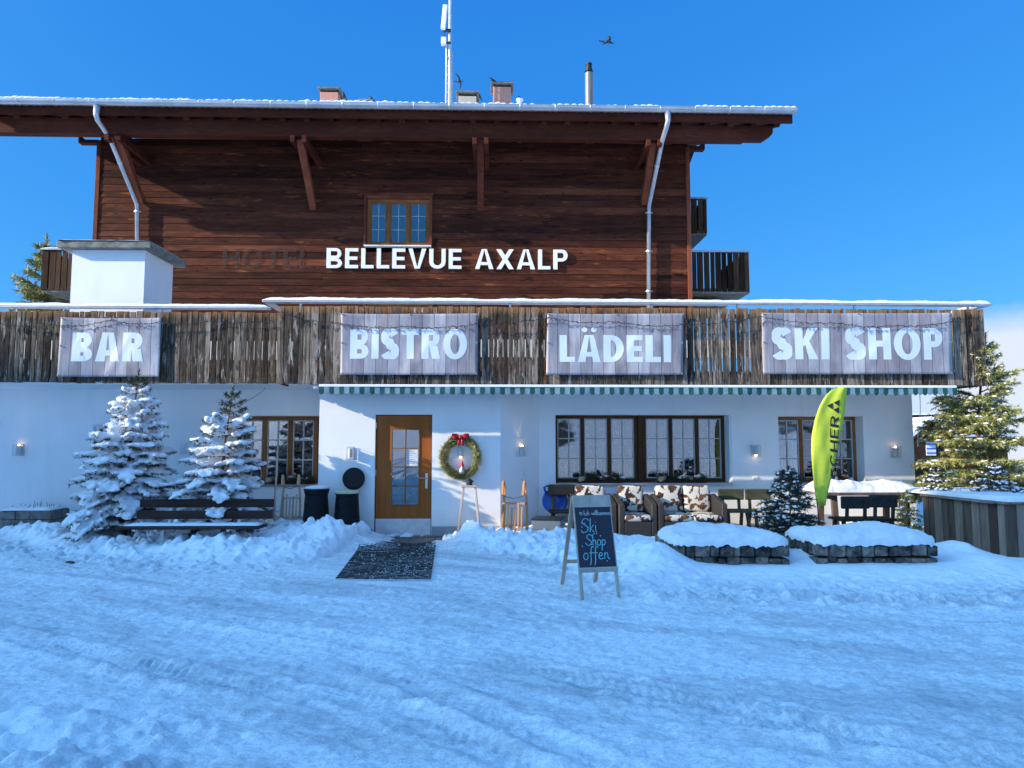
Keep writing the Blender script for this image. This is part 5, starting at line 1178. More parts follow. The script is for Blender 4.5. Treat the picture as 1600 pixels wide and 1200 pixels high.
# wooden seats with a single broad backrest board
def seat_(label, px, Y, back_z, w_, mat, rz=0, zb=.05):
    x = X(px, Y, 790); t = thing('wooden_chair', label, 'chair', (x,Y,zb), rz, 'wooden garden chairs with board backs'); zz = back_z-zb; a = w_/2
    m = MB(); m.box(-a,a,.20,.24,zz-.19,zz); m.build('backrest', mat, t, local=True, bevel=.022, seg=2)
    for s in (-1,1):
        m = MB(); m.bar((s*a*.62,.255,zz-.05),(s*a*.62,.22,.36),.05,.03,up=(0,1,0)); m.build('back_post', mat, t, local=True, bevel=.004)
        m = MB(); m.bar((s*a*.70,.15,.36),(s*a*.78,.28,0),.06,.045,up=(1,0,0)); m.bar((s*a*.70,-.10,.36),(s*a*.78,-.20,0),.06,.045,up=(1,0,0)); m.parts('leg', mat, t, local=True, bevel=.004)
    m = MB()
    for k in range(3): m.box(-a,a,-.22+k*.145,-.22+k*.145+.135,.36,.395,tone=random.random())
    m.build('seat', mat, t, local=True, bevel=.006); return t
seat_('almost black wooden chair in front of the blue disc sled', 879, 12.2, Z(757,12.4,880), .46, MAT['black_wood'])
seat_('olive weathered wooden chair next to the sofa', 1149, 12.2, Z(764,12.4,1150), .46, MAT['olive_wood'])
seat_('olive weathered wooden chair half behind the small spruce', 1192, 12.2, Z(764,12.4,1190), .46, MAT['olive_wood'])
seat_('dark wooden chair seen from behind at the snowy table, nearer the flag', 1325, 10.9, Z(775,10.7,1325), .44, MAT['black_wood'], R(180))
seat_('dark wooden chair seen from behind at the snowy table, nearer the plank enclosure', 1368, 10.9, Z(773,10.7,1368), .44, MAT['black_wood'], R(180))
# snow-covered table
x0, x1 = X(1283,11.4,775), X(1438,11.4,775); t = thing('garden_table', 'long wooden table under a heap of sunlit snow before the right window', 'table', ((x0+x1)/2,11.7,.1)); zt = Z(770,11.35,1360); m = MB()
for k in range(4): m.box(x0,x1,11.35+k*.19,11.35+k*.19+.18,zt-.045,zt,tone=random.random())
m.build('tabletop', MAT['plank_grey'], t, bevel=.005)
for x in (x0+.25, x1-.25): m = MB(); m.bar((x,11.5,zt-.045),(x,11.42,0),.09,.06); m.bar((x,11.95,zt-.045),(x,12.0,0),.09,.06); m.box(x-.03,x+.03,11.45,12.0,zt-.12,zt-.0455); m.parts('leg', MAT['plank_grey'], t)
def heap(name, x0, x1, y0, y1, z, h, seed, parent, n=60, k=26, sharp=.35, lumpy=.3):
    vs = []; m = MB()
    for i in range(n+1):
        for j in range(k+1):
            u, v = i/n, j/k; e = (min(1,u/.12)*min(1,(1-u)/.12)*min(1,v/.25)*min(1,(1-v)/.25))**sharp; x, y = x0+(x1-x0)*u, y0+(y1-y0)*v
            nz = float(fbm(np.array([x*2.6+seed]), np.array([y*2.6]), 4, seed)[0]); n2 = float(fbm(np.array([x*9+seed]), np.array([y*9]), 3, seed+3)[0]); dx = .02*float(fbm(np.array([x*12]), np.array([seed*1.1]), 2, 4)[0])
            vs.append((x, y+dx, z+e*h*(1+1.3*nz+lumpy*n2)))
    b0 = len(vs); m.add(vs, [(i*(k+1)+j,(i+1)*(k+1)+j,(i+1)*(k+1)+j+1,i*(k+1)+j+1) for i in range(n) for j in range(k)]); return m.build(name, MAT['snow'], parent, smooth=True)
heap('snow_heap', x0-.02, x1+.02, 11.38, 12.08, zt+.004, .14, 8, t)
x = X(1420,12.2,757); t = thing('wooden_tub', 'small orange brown wooden tub against the wall at the right corner', 'tub', (x,12.3,.55)); m = MB()
for i in range(18): a0, a1 = 2*math.pi*i/18, 2*math.pi*(i+.94)/18; m.add([(.15*math.cos(a0),.15*math.sin(a0),0),(.15*math.cos(a1),.15*math.sin(a1),0),(.18*math.cos(a1),.18*math.sin(a1),.26),(.18*math.cos(a0),.18*math.sin(a0),.26)], [(0,1,2,3)], 0, random.random())
m.lathe([(.14,0),(.168,.24)], (0,0,0), 18); m.build('stave_body', MAT['window_wood'], t, local=True); m = MB(); m.lathe([(.186,.262),(.192,.27),(.192,.285),(.15,.29)], (0,0,0), 18); m.build('rim', MAT['dark_wood'], t, local=True)
m = MB(); m.box(-.04,.04,-.04,.04,-.5,0); m.build('stand', MAT['dark_wood'], t, local=True)
# window decorations: evergreen, logs, red berries and snow on the ledge
def window_box(label, px0, px1, Y, z, seed, red=True):
    x0, x1 = X(px0,Y,750), X(px1,Y,750); t = thing('window_greenery', label, 'window decoration', ((x0+x1)/2,Y,z)); r = random.Random(seed); m = MB(); w_ = (x1-x0)/2
    m.box(-w_,w_,-.09,.05,.0,.06); m.build('box', MAT['dark_wood'], t, local=True); m = MB()
    for i in range(2600):
        q = Vector((r.uniform(-w_,w_), r.uniform(-.12,.06), .05+abs(r.gauss(0,.045)))); d = Vector((r.gauss(0,1),r.gauss(-.3,.7),r.gauss(.2,.6))).normalized(); s = d.orthogonal().normalized()*.005; m.add([q-s,q+s,q+d*r.uniform(.03,.08)], [(0,1,2)], 0, r.random()*.7)
    m.build('greenery', MAT['needle_dark'], t, local=True)
    m = MB()
    for i in range(9): m.ball((r.uniform(-.1,w_), r.uniform(-.10,0), .09+r.uniform(-.02,.03)), r.uniform(.04,.085), .05, r.uniform(.02,.035), 7, 5, jit=.2)
    m.build('snow_patch', MAT['snow'], t, local=True, smooth=True)
    if red:
        m = MB()
        for i in range(14): m.ball((r.uniform(-.05,.25), r.uniform(-.13,-.06), .06+r.uniform(0,.07)), .018, n=6, m=4)
        m.build('berries', MAT['red'], t, local=True, smooth=True)
    m = MB(); m.tube([(-w_+.02,-.14,.07),(-w_+.13,-.04,.09)], .045, 10); m.tube([(w_*.1,-.05,.05),(w_*.15,-.03,.2)], .035, 8); m.build('log', MAT['pale_wood'], t, local=True)
window_box('evergreen, snow and red berries on the ledge of the left half of the painted window', 903, 972, YR+.02, Z(757,YR,930)+.03, 3)
window_box('evergreen and snow on the ledge of the right half of the painted window', 1027, 1102, YR+.02, Z(757,YR,1060)+.03, 6, False)
window_box('evergreen cuttings on the sill of the window behind the sled', 418, 492, YL+.10, Z(757,YL,450)+.01, 12, False)
window_box('evergreen and snow on the ledge behind the lime green flag', 1275, 1325, YR+.02, Z(757,YR,1300)+.03, 15)
# -- stone block planters under smooth snow
def planter(label, px0, px1, Y, pyb, pyt, seed):
    x0, x1 = X(px0,Y,860), X(px1,Y,860); zt = Z(pyt,Y,(px0+px1)/2); r = random.Random(seed); t = thing('stone_planter', label, 'planter', ((x0+x1)/2,Y+.5,0), 0, 'stone block planters in the front snow bank')
    m = MB(); h = .155
    for k in range(3):
        zz = zt-.02-(k+1)*h; x = x0+(0 if k % 2 == 0 else -.02)
        while x < x1-.02:
            wd = r.uniform(.10,.21); wd = x1-x if x1-x-wd < .08 else wd; j = r.uniform(-.03,.03); m.box(x+.006,x+wd-.006,Y+j,Y+.25+j,zz+.004+r.uniform(-.008,.008),zz+h-.004+r.uniform(-.022,.012),tone=r.random()); x += wd
        for xs in (x0, x1-.2):
            y = Y+.25
            while y < Y+1.1: m.box(xs+r.uniform(-.012,.012),xs+.2,y+.006,y+.19,zz+.004,zz+h-.004,tone=r.random()); y += .195
    m.build('block_wall', BLK, t, bevel=.018, seg=2)
    n, k = 64, 30; vs = []; m = MB(); H = .21
    for i in range(n+1):
        for j in range(k+1):
            u, v = i/n*2-1, j/k*2-1; u = math.copysign(1-(1-abs(u))**1.6, u); v = math.copysign(1-(1-abs(v))**1.6, v); kk = 1-.10*abs(u)**6*abs(v)**6
            e = max(0,(1-abs(u)**5))*max(0,(1-abs(v)**5)); dome = (1-.38*abs(u)**2.5)*(1-.25*abs(v)**2); x = (x0+x1)/2+u*kk*((x1-x0)/2+.03); y = Y+.52+v*kk*.56
            nz = float(fbm(np.array([x*1.5]), np.array([y*1.5]), 3, seed)[0]); n2 = float(fbm(np.array([x*16]), np.array([y*16]), 3, seed+1)[0])
            vs.append((x+.012*n2, y+.025*n2, zt-.03+H*dome*e**.30*(1+1.0*nz+.16*n2)+.05*e*float(fbm(np.array([x*5]), np.array([y*5]), 3, seed+7)[0])+.085*n2*(1-e)))
    m.add(vs, [(i*(k+1)+j,(i+1)*(k+1)+j,(i+1)*(k+1)+j+1,i*(k+1)+j+1) for i in range(n) for j in range(k)]); m.build('snow_cushion', MAT['snow'], t, smooth=True)
def blk():
    m, nt, b = nm('rough_block'); g = G(nt); co = g.coord(); tn = g.attr(); f = g.math('ADD', g.noise(co,7,7,.7), g.math('MULTIPLY', g.math('SUBTRACT', tn, .5), .22))
    g.l(g.ramp(f, [(.36,(.022,.019,.016)),(.50,(.115,.10,.085)),(.66,(.33,.26,.21))]), b.inputs['Base Color']); b.inputs['Roughness'].default_value = .95; g.l(g.bump(g.noise(co,28,6,.7), 1, .03), b.inputs['Normal']); return m
BLK = blk()
planter('snow capped stone block planter behind the chalkboard, left of the small spruce', 1056, 1235, 9.0, 880, 849, 3)
planter('snow capped stone block planter between small spruce and plank enclosure', 1276, 1466, 9.0, 880, 848, 5)
# -- plank enclosure
A, B = Vector((X(1441,10.9,780),10.9,0)), Vector((X(1571,9.4,800),9.4,0)); Cc = Vector((12.5,9.35,0)); zt = Z(785,9.4,1571); t = thing('plank_enclosure', 'waist high enclosure of grey brown planks with snow along its top', 'plank enclosure', tuple((A+Cc)/2)); rr = random.Random(4)
def plank_face(P0, P1, mat):
    d = (P1-P0); L = d.length; d.normalize(); nrm = Vector((d.y,-d.x,0)); s = 0; m = MB()
    while s < L-.02: wd = min(rr.uniform(.11,.16), L-s); a = P0+d*s+nrm*rr.uniform(-.004,.004); b = a+d*(wd-.008); v = [a, b, b-nrm*.03, a-nrm*.03]; m.add([tuple(q+Vector((0,0,-.1))) for q in v]+[tuple(q+Vector((0,0,zt-.03))) for q in v], [(0,3,2,1),(4,5,6,7),(0,1,5,4),(1,2,6,5),(2,3,7,6),(3,0,4,7)], 0, rr.random()); s += wd
    m.build('plank_face', mat, t, bevel=.004)
plank_face(A, B, MAT['plank_grey']); plank_face(B, Cc, MAT['plank_grey'])
m = MB(); m.bar(A+Vector((.05,0,zt-.012)), B+Vector((-.02,.1,zt-.012)), .20, .03, tone=.8); m.build('cap_board', MAT['plank_grey'], t, bevel=.005); m = MB(); m.bar(B+Vector((-.05,.06,zt-.010)), Cc+Vector((0,.06,zt-.010)), .20, .03, tone=.7); m.build('cap_board', MAT['plank_grey'], t, bevel=.005)
m = MB(); inn = [A+Vector((.05,-.02,0)), B+Vector((.0,.05,0)), Cc+Vector((0,.05,0)), Vector((12.5,11.2,0)), A+Vector((.05,.25,0))]; n = 44; vs = []
for i in range(n+1):
    for j in range(27):
        v = j/26; x = A.x-.03+(12.4-A.x)*(i/n)**1.3; yf = (A.y+(B.y-A.y)*(x-A.x)/(B.x-A.x) if x < B.x else B.y+(Cc.y-B.y)*(x-B.x)/(Cc.x-B.x))-.02; y = yf+(11.4-yf)*v**1.6; e = min(1, v/.09)**.5
        vs.append((x, y, zt+.006+e*(.06+.05*float(fbm(np.array([x*2]),np.array([y*2]),3,9)[0]))*(max(0.0,min(1,(x-A.x+.03)/.12))**.5)))
m.add(vs, [(i*27+j,(i+1)*27+j,(i+1)*27+j+1,i*27+j+1) for i in range(n) for j in range(26)]); m.build('snow_cover', MAT['snow'], t, smooth=True)
x0 = X(1562,12.6,760); t = thing('plank_fence', 'low orange brown plank fence behind the spruces at the right edge', 'fence', (x0+1,12.6,0)); m = MB(); boards(m, x0-.4, x0+3, 12.6, .0, Z(756,12.6,1580), .10, .15, .004, .01, rnd=rr); m.build('plank_face', MAT['window_wood'], t, bevel=.003); m = MB(); m.box(x0-.4,x0+3,12.57,12.64,Z(756,12.6,1580),Z(753,12.6,1580)); m.build('top_rail', MAT['plank_grey'], t); snow_strip('snow_cover', x0-.4, x0+3, 12.56, 12.66, Z(753,12.6,1580), .05, t, 3)
# -- chalkboard A-frame
p0 = gp(908,938); p1 = gp(970,935); mid = (p0+p1)/2; ang = math.atan2(p1.y-p0.y, p1.x-p0.x); t = thing('chalkboard_sign', 'wooden A-frame chalkboard lettered Ski Shop offen standing on packed snow', 'sign', (mid.x,mid.y,0), ang); Wd = (p1-p0).length; a = Wd/2; Hh = 1.04; lean_ = .30
def fp(u, v, d=0.0): k = math.hypot(1, lean_/Hh); return Vector((u, v*lean_/Hh - d, v + d*lean_/Hh))
for s in (-1,1): m = MB(); m.bar(fp(s*(a-.016),0,-.012), fp(s*(a-.016)*.97,Hh,-.012), .036, .024, up=(0,-1,0)); m.build('front_leg', MAT['board_wood'], t, local=True, bevel=.003)
m = MB(); m.bar(fp(-a,.285,.004), fp(a,.285,.004), .024, .05, up=(0,-.28,1)); m.build('bottom_rail', MAT['board_wood'], t, local=True, bevel=.003); m = MB(); m.bar(fp(-a+.004,Hh-.065,.004), fp(a-.004,Hh-.065,.004), .024, .13, up=(0,lean_/Hh,1)); m.build('header', MAT['board_wood'], t, local=True, bevel=.003)
CB = sm('chalkboard', (.008,.012,.026), (.016,.020,.036), 3, .5, .05)
m = MB(); q = [fp(-a+.014,.31,.004), fp(a-.014,.31,.004), fp(a-.018,Hh-.13,.004), fp(-a+.018,Hh-.13,.004)]; q2 = [v+Vector((0,.012,0)) for v in q]; m.add(q+q2, [(0,1,2,3),(7,6,5,4),(0,4,5,1),(1,5,6,2),(2,6,7,3),(3,7,4,0)]); cb = m.build('blackboard', CB, t, local=True)
for s in (-1,1): m = MB(); m.bar((s*(a-.02),lean_*2+.18,0.0),(s*(a-.02),lean_+.03,Hh-.02), .042, .024, up=(0,1,0)); m.build('rear_leg', MAT['pale_wood'], t, local=True, bevel=.003)
m = MB(); m.bar((-a+.04,lean_*2+.06,.28),(a-.04,lean_*2+.06,.28), .02, .04); m.build('rear_rail', MAT['pale_wood'], t, local=True)
GL = {'S': (.62, [[(.58,.82),(.45,.98),(.2,.98),(.06,.80),(.14,.60),(.42,.46),(.56,.26),(.44,.06),(.2,0),(.02,.10),(0,.2)]]), 'k': (.36, [[(0,0),(.02,1)],[(.28,.52),(.03,.28),(.32,0)]]), 'i': (.14, [[(0,.5),(0,.1),(.1,.02)],[(0,.68),(.012,.72)]]),
 'h': (.36, [[(0,0),(0,1)],[(0,.3),(.1,.5),(.22,.48),(.27,.3),(.27,0)]]), 'o': (.42, [[(.18+.18*math.cos(R(q)),.25+.25*math.sin(R(q))) for q in range(90,451,30)]]), 'p': (.42, [[(0,.5),(0,-.45)],[(0,.35),(.12,.5),(.28,.45),(.33,.25),(.25,.04),(.1,0),(0,.1)]]),
 'f': (.30, [[(.34,.88),(.24,1),(.13,.88),(.12,.4),(.12,-.3),(.04,-.38)],[(-.03,.5),(.30,.5)]]), 'e': (.44, [[(.03,.26),(.34,.30),(.28,.47),(.14,.5),(.03,.34),(.06,.1),(.2,0),(.40,.1)]]), 'n': (.44, [[(0,.5),(.02,0)],[(.02,.3),(.14,.5),(.26,.44),(.28,.1),(.36,0),(.44,.06)]]),
 'l': (.16, [[(0,1),(0,.12),(.1,.02)]]), 'c': (.34, [[(.28,.42),(.16,.5),(.03,.36),(.03,.12),(.16,0),(.30,.08)]]), 'w': (.5, [[(0,.5),(.08,0),(.2,.4),(.32,0),(.42,.5)]]), 'm': (.6, [[(0,.5),(0,0)],[(0,.35),(.12,.5),(.22,.4),(.22,0)],[(.22,.35),(.36,.5),(.46,.4),(.48,0)]]),
 '-': (.22, [[(0,.3),(.12,.3)]]), '♡': (.62, [[(.28,.05),(.02,.42),(.06,.62),(.2,.64),(.28,.46),(.38,.64),(.52,.62),(.54,.42),(.28,.05)]]), ' ': (.34, [])}
def chalk(text, u, v, sz, col, name='chalk_word', slant=.08, r_=.0042):
    m = MB()
    for ch in text:
        w_, st = GL[ch]
        for s in st:
            if len(s) > 3:                                            # round the hand-drawn stroke
                for _ in range(2): s = [s[0]]+[q for a_, b_ in zip(s, s[1:]) for q in ((a_[0]*.75+b_[0]*.25,a_[1]*.75+b_[1]*.25),(a_[0]*.25+b_[0]*.75,a_[1]*.25+b_[1]*.75))]+[s[-1]]
            m.tube([fp(u+(q[0]+q[1]*slant)*sz, v+q[1]*sz, .0055) for q in s], r_, 5)
        u += (w_+.06)*sz
    m.build(name, col, cb, local=True)
c1 = sm('teal_chalk', (.20,.55,.62), None, 4, .9, 0); c2 = sm('white_chalk', (.62,.66,.68), None, 4, .9, 0)
chalk('♡-lich willkommen'.replace('k','k'), -a+.062, Hh-.21, .052, c2, r_=.0024); chalk('Ski', -a+.065, .655, .145, c1); chalk('Shop', -a+.105, .525, .112, c1); chalk('offen', -a+.065, .385, .135, c1)
m = MB(); rr = random.Random(12)
for i in range(13): q = fp(rr.uniform(-a+.06,a-.06), rr.uniform(.36,Hh-.25), .0055); m.ball(q, .0055, .003, .0055, 6, 4)
m.parts('chalk_dot', c2, cb, local=True)
# -- lime feather flag
Yg = 10.7; out = [(1322,607),(1309,605.5),(1298,609),(1287,619),(1279,634),(1273,655),(1270,680),(1270,705),(1271.5,735),(1274,765),(1277,790),(1290,790),(1293,775),(1299,755),(1305,730),(1309,710),(1314,680),(1319,645)]
def cv(v): p_ = v; return .05*math.sin((p_.z-.6)*2.6)
FL = [at(x,y,Yg) for x,y in out]; t = thing('feather_flag', 'lime green feather flag with black upright lettering before the right window', 'flag', (X(1284,Yg,830),Yg,.1)); lime = sm('lime_cloth', (.50,.58,.045), (.45,.53,.035), 3, .7, .3, 6, bd=.02)
lf = [p_ for p_ in FL[3:12]]; n = 26; vs = []
zb, ztp = at(1283,790,Yg).z, FL[0].z
def edge(z, side):
    z = max(max(FL[10].z,FL[11].z)+1e-4, z)
    pts = (FL[0:11] if side == 'l' else [FL[0]]+FL[:10:-1]); best = None
    for p_, q_ in zip(pts, pts[1:]):
        lo, hi = sorted((p_.z,q_.z))
        if lo-1e-6 <= z <= hi+1e-6: k = 0 if abs(q_.z-p_.z) < 1e-6 else (z-p_.z)/(q_.z-p_.z); xx = p_.x+(q_.x-p_.x)*k; best = xx if best is None else (min(best,xx) if side == 'l' else max(best,xx))
    return best if best is not None else FL[0].x
m = MB(); k = 8
def fy(x, z): xl_ = edge(min(z,ztp),'l'); xr_ = edge(min(z,ztp),'r'); u = (x-xl_)/max(.02,xr_-xl_); return Yg+.05*math.sin((z-zb)*2.4)-.007*math.sin(max(0,min(1,u))*2.6)+.008*math.sin(u*9+z*5)+.004*math.sin(u*12-z*7)+.002*math.sin(u*5+z*16)
for i in range(n+1):
    z = zb+(ztp+.004-zb)*(1-(1-i/n)**1.5) ; z = min(z, ztp-.001); xl_, xr_ = edge(z,'l'), edge(z,'r')
    for j in range(k+1): x = xl_+(xr_-xl_)*j/k; vs.append((x, fy(x,z), z + (.018*math.sin(math.pi*j/k) if i == n else 0)))
m.add(vs, [(i*(k+1)+j,i*(k+1)+j+1,(i+1)*(k+1)+j+1,(i+1)*(k+1)+j) for i in range(n) for j in range(k)]); o = m.build('cloth', lime, t, smooth=True); s = o.modifiers.new('t','SOLIDIFY'); s.thickness = .003
m = MB(); pts = []
for i in range(12): z = zb-.05+(ztp-zb)*i/12; xl_ = edge(max(zb+.01,min(z,ztp-.02)),'l'); pts.append((xl_+.01, fy(xl_+.01,max(zb,z))+.012, z))
m.tube([(X(1282,Yg,840),Yg,.0),(pts[0][0],pts[0][1],pts[0][2])]+pts[1:], .010, 7); m.build('pole', MAT['dark_metal'], t, smooth=True)
BLKP = sm('black_print', (.008,.010,.016), None, 5, .6, 0)
def clip(poly, A_, B_):
    """keep the side left of the flag's free edge"""
    out_ = []; f = lambda p_: (B_[0]-A_[0])*(p_[1]-A_[1])-(B_[1]-A_[1])*(p_[0]-A_[0])
    for i in range(len(poly)):
        p_, q_ = poly[i], poly[(i+1) % len(poly)]; a_, b_ = f(p_), f(q_)
        if a_ >= 0: out_.append(p_)
        if (a_ > 0 > b_) or (a_ < 0 < b_): k_ = a_/(a_-b_); out_.append((p_[0]+(q_[0]-p_[0])*k_, p_[1]+(q_[1]-p_[1])*k_))
    return out_
e0, e1 = at(1307,748,Yg), at(1317,664,Yg); m = MB(); xr_ = at(1311,690,Yg).x; zl0, zl1 = Z(748,Yg,1305), Z(649,Yg,1305); hgt_l = .125
for c, ps in letters('SCHER', 0, zl1-zl0, 0, hgt_l, .17, .15, 1.1, .13):
    for q, poly in enumerate(ps):
        po = [(xr_-pz+(.0)*px_, zl0+px_+pz*.18-.02) for px_, pz in poly]; po = clip(po, (e0.x-.012,e0.z), (e1.x-.012,e1.z))
        if len(po) >= 3: m.add([(x, fy(x,z)-.0105-.0006*(q % 3), z) for x, z in po], [tuple(range(len(po)))])
m.build('lettering', BLKP, t); m = MB(); T0, T1, T2 = at(1290,634,Yg), at(1309.5,624.5,Yg), at(1309.5,647,Yg); mid_ = lambda a_, b_: (a_+b_)/2
for tri in ((T0,mid_(T0,T1),mid_(T0,T2)),(mid_(T0,T1),T1,mid_(T1,T2)),(mid_(T0,T2),mid_(T1,T2),T2)): c_ = (tri[0]+tri[1]+tri[2])/3; tr_ = [c_+(q-c_)*.93 for q in tri]; m.add([(q.x, fy(q.x,q.z)-.0115, q.z) for q in tr_], [(0,1,2)])
m.build('emblem', BLKP, t)
# -- mat, paving, drain cover
pv = MB(); pa, pb = gp(585,832,.02), gp(705,851,.02); r = random.Random(6); y = pb.y
while y < YB+.05:
    x = pa.x-.1+(r.random()*.1)
    while x < pb.x+.02: pv.box(x, x+.19, y, y+.092, -.05, .022+r.uniform(-.004,.004), tone=r.random()); x += .2
    y += .1
o = pv.build('paving', sm('brown_paver', (.16,.12,.10), (.09,.075,.065), 9, .85, .5), bevel=.004); tag(o, kind='structure')
q = [gp(525,903,.03), gp(673,903,.03), gp(681,849,.03), gp(566,849,.03)]; t = thing('door_mat', 'black openwork rubber mat leading over the snow to the door', 'mat', tuple((q[0]+q[1]+q[2]+q[3])/4)); m = MB(); nu, nv_ = 19, 38
def mp(u, v): b = q[0].lerp(q[1],u).lerp(q[3].lerp(q[2],u),v); b.z = .024+hz(b.x,b.y)*.6; return b
rr = random.Random(3); cov = lambda u, v: float(fbm(np.array([u*3.0]),np.array([v*4.0]),3,44)[0])
GZ = [[mp(i/nu,j/nv_) for i in range(nu+1)] for j in range(nv_+1)]
def skip(u, v): return False
for j in range(nv_+1):
    for i in range(nu):
        if not skip(i/nu, j/nv_): d = Vector((0,.012*(1 if i % 2 else -1),0)); m.bar(GZ[j][i]+d, GZ[j][i+1]-d, .015, .009, tone=.5)
for i in range(nu+1):
    for j in range(nv_):
        if (i+j) % 2 == 0 and not skip(i/nu, j/nv_): m.bar(GZ[j][i], GZ[j+1][i], .010, .008, tone=.5)
m.build('grid', MAT['rubber'], t); m = MB()
for i in range(1500):
    u, v = rr.random(), rr.random()
    if cov(u,v) > rr.uniform(-.12,.30): b = mp(u,v); m.ball(b+Vector((0,0,-.002)), rr.uniform(.006,.013), None, rr.uniform(.005,.009), 5, 3, jit=.2)
m.build('caught_snow', MAT['snow'], t, smooth=True)['kind'] = 'stuff'
p = gp(619,842,.05); t = MB(); t.lathe([(.07,hz(p.x,p.y)+.005),(.07,hz(p.x,p.y)+.02),(.05,hz(p.x,p.y)+.028)], (p.x,p.y,0), 14, sx=1.4); tag(t.build('drain_cover', MAT['stone']), 'small dark drain cover lying in the snow beside the door mat', 'dish')
p = gp(107,877,.02); t = MB(); rr = random.Random(9)
for i in range(5): t.ball((p.x+rr.uniform(-.07,.07),p.y+rr.uniform(-.03,.03),hz(p.x,p.y)+.01), rr.uniform(.03,.06), .03, .018, 7, 4, jit=.25)
tag(t.build('earth_clod', MAT['bark']), 'dark clod of earth on the snow at the left of the yard', 'clod')
# -- string of lights along the terrace boards, cables
def light_string(label, pts, seed):
    r = random.Random(seed); m = MB(); P_ = []; seg = []
    for (xa, ya, Ya), (xb_, yb2, Yb) in zip(pts, pts[1:]):
        n = max(4, int(abs(xb_-xa)/5))
        for i in range(n): k_ = i/n; P_.append(at(xa+(xb_-xa)*k_, ya+(yb2-ya)*k_+math.sin(math.pi*k_)*4+r.uniform(-1.2,1.2), Ya+(Yb-Ya)*k_-r.uniform(0,.02)))
    t = thing('light_string', label, 'string of lights', tuple(P_[0])); m.tube(P_, .0042, 4); m.build('wire', MAT['cable'], t); m = MB()
    for p_ in P_:
        for _ in range(2):
            q_ = p_+Vector((r.uniform(-.05,.05),-.01,r.uniform(-.055,.03))); m.tube([p_,q_], [.0035,.0048], 4)
    m.build('bulbs', MAT['cable'], t)['kind'] = 'stuff'
light_string('dark string of lights draped along the left stretch of terrace boards and the BAR banner', [(0,505,YF2-.06),(95,508,YF2-.07),(170,500,YF2-.10),(250,503,YF2-.10),(330,502,YF2-.06),(432,500,YF2-.06)], 1)
light_string('dark string of lights draped along the right stretch of terrace boards and three banners', [(440,487,YF-.05),(520,504,YF-.06),(640,510,YF-.10),(745,506,YF-.10),(855,496,YF-.10),(960,503,YF-.11),(1065,507,YF-.10),(1190,494,YF-.10),(1310,505,YF-.11),(1400,508,YF-.10),(1485,502,YF-.10),(1538,492,YF-.05)], 2)
m = MB(); pts = [at(1436+2*math.sin(i*.5)-(i/10)*0, 608+i*9, YR-.4) for i in range(11)]; m.tube(pts, .006, 5); tag(m.build('hanging_cable', MAT['galv']), 'thin pale cable hanging from the awning end past the house corner', 'cable')
m = MB(); m.tube([at(418+ (i-6)**2*-.0+ i*0 - 70*(1-i/10)**1.2+ 0, 602+34*(1-(i/10)**1.7), YL-.3) for i in range(11)], .004, 4); tag(m.build('hanging_cable', MAT['cable']), 'thin dark cable curving down from the terrace over the small window', 'cable')
p = at(494,604,YB-.5); m = MB(); m.lathe([(.02,-.05),(.055,-.03),(.065,0),(.05,.03),(.02,.05)], tuple(p), 14); tag(m.build('white_vent', MAT['white'], smooth=True), 'small round white fitting under the terrace at the awning end', 'fitting')  # the white vent by the door bay
# -- mast
p = at(701.5,160,21); t = thing('antenna_mast', 'slim white antenna mast with panel antenna rising from the roof', 'mast', (p.x,21,roofz(21))); zt = Z(-40,21); z0 = roofz(21)-.1
m = MB(); m.tube([(p.x+.02,21,z0),(p.x+.02,21,zt)], .055, 10); m.build('main_pole', MAT['galv'], t, smooth=True)
m = MB(); m.tube([(p.x-.10,21.05,z0),(p.x-.10,21.05,Z(72,21))], .016, 6); m.tube([(p.x+.10,21.05,z0),(p.x+.10,21.05,Z(85,21)),(p.x+.03,21.0,Z(75,21))], .013, 6); z = z0+.2
while z < Z(76,21): m.tube([(p.x-.10,21.05,z),(p.x+.10,21.05,z)], .011, 5); z += .28
m.build('ladder', MAT['galv'], t)
m = MB(); a, b = at(696,8,20.8), at(693,47,20.8); m.bar((a.x,20.8,a.z),(b.x-.01,20.76,b.z),.14,.09,up=(0,1,0)); m.build('panel_antenna', MAT['white'], t, bevel=.02, seg=2)
a = at(692.5,64,20.85); m = MB(); m.box(a.x-.06,a.x+.09,20.8,20.95,a.z-.11,a.z+.11); m.build('radio_unit', MAT['white'], t, bevel=.01); m = MB(); m.box(a.x-.02,p.x+.05,20.93,20.97,a.z-.02,a.z+.02); m.box(a.x,p.x+.05,20.84,20.97,a.z+.35,a.z+.39); m.build('mounting_arm', MAT['dark_metal'], t); m = MB(); m.tube([(a.x+.02,20.86,a.z+.08),(a.x+.04,20.84,a.z+.3),(a.x+.08,20.8,a.z+.42)], .01, 5); m.tube([(a.x+.05,20.86,a.z-.08),(a.x+.1,20.95,a.z-.2),(p.x,20.96,a.z-.6)], .01, 5); m.build('feed_cable', MAT['cable'], t)
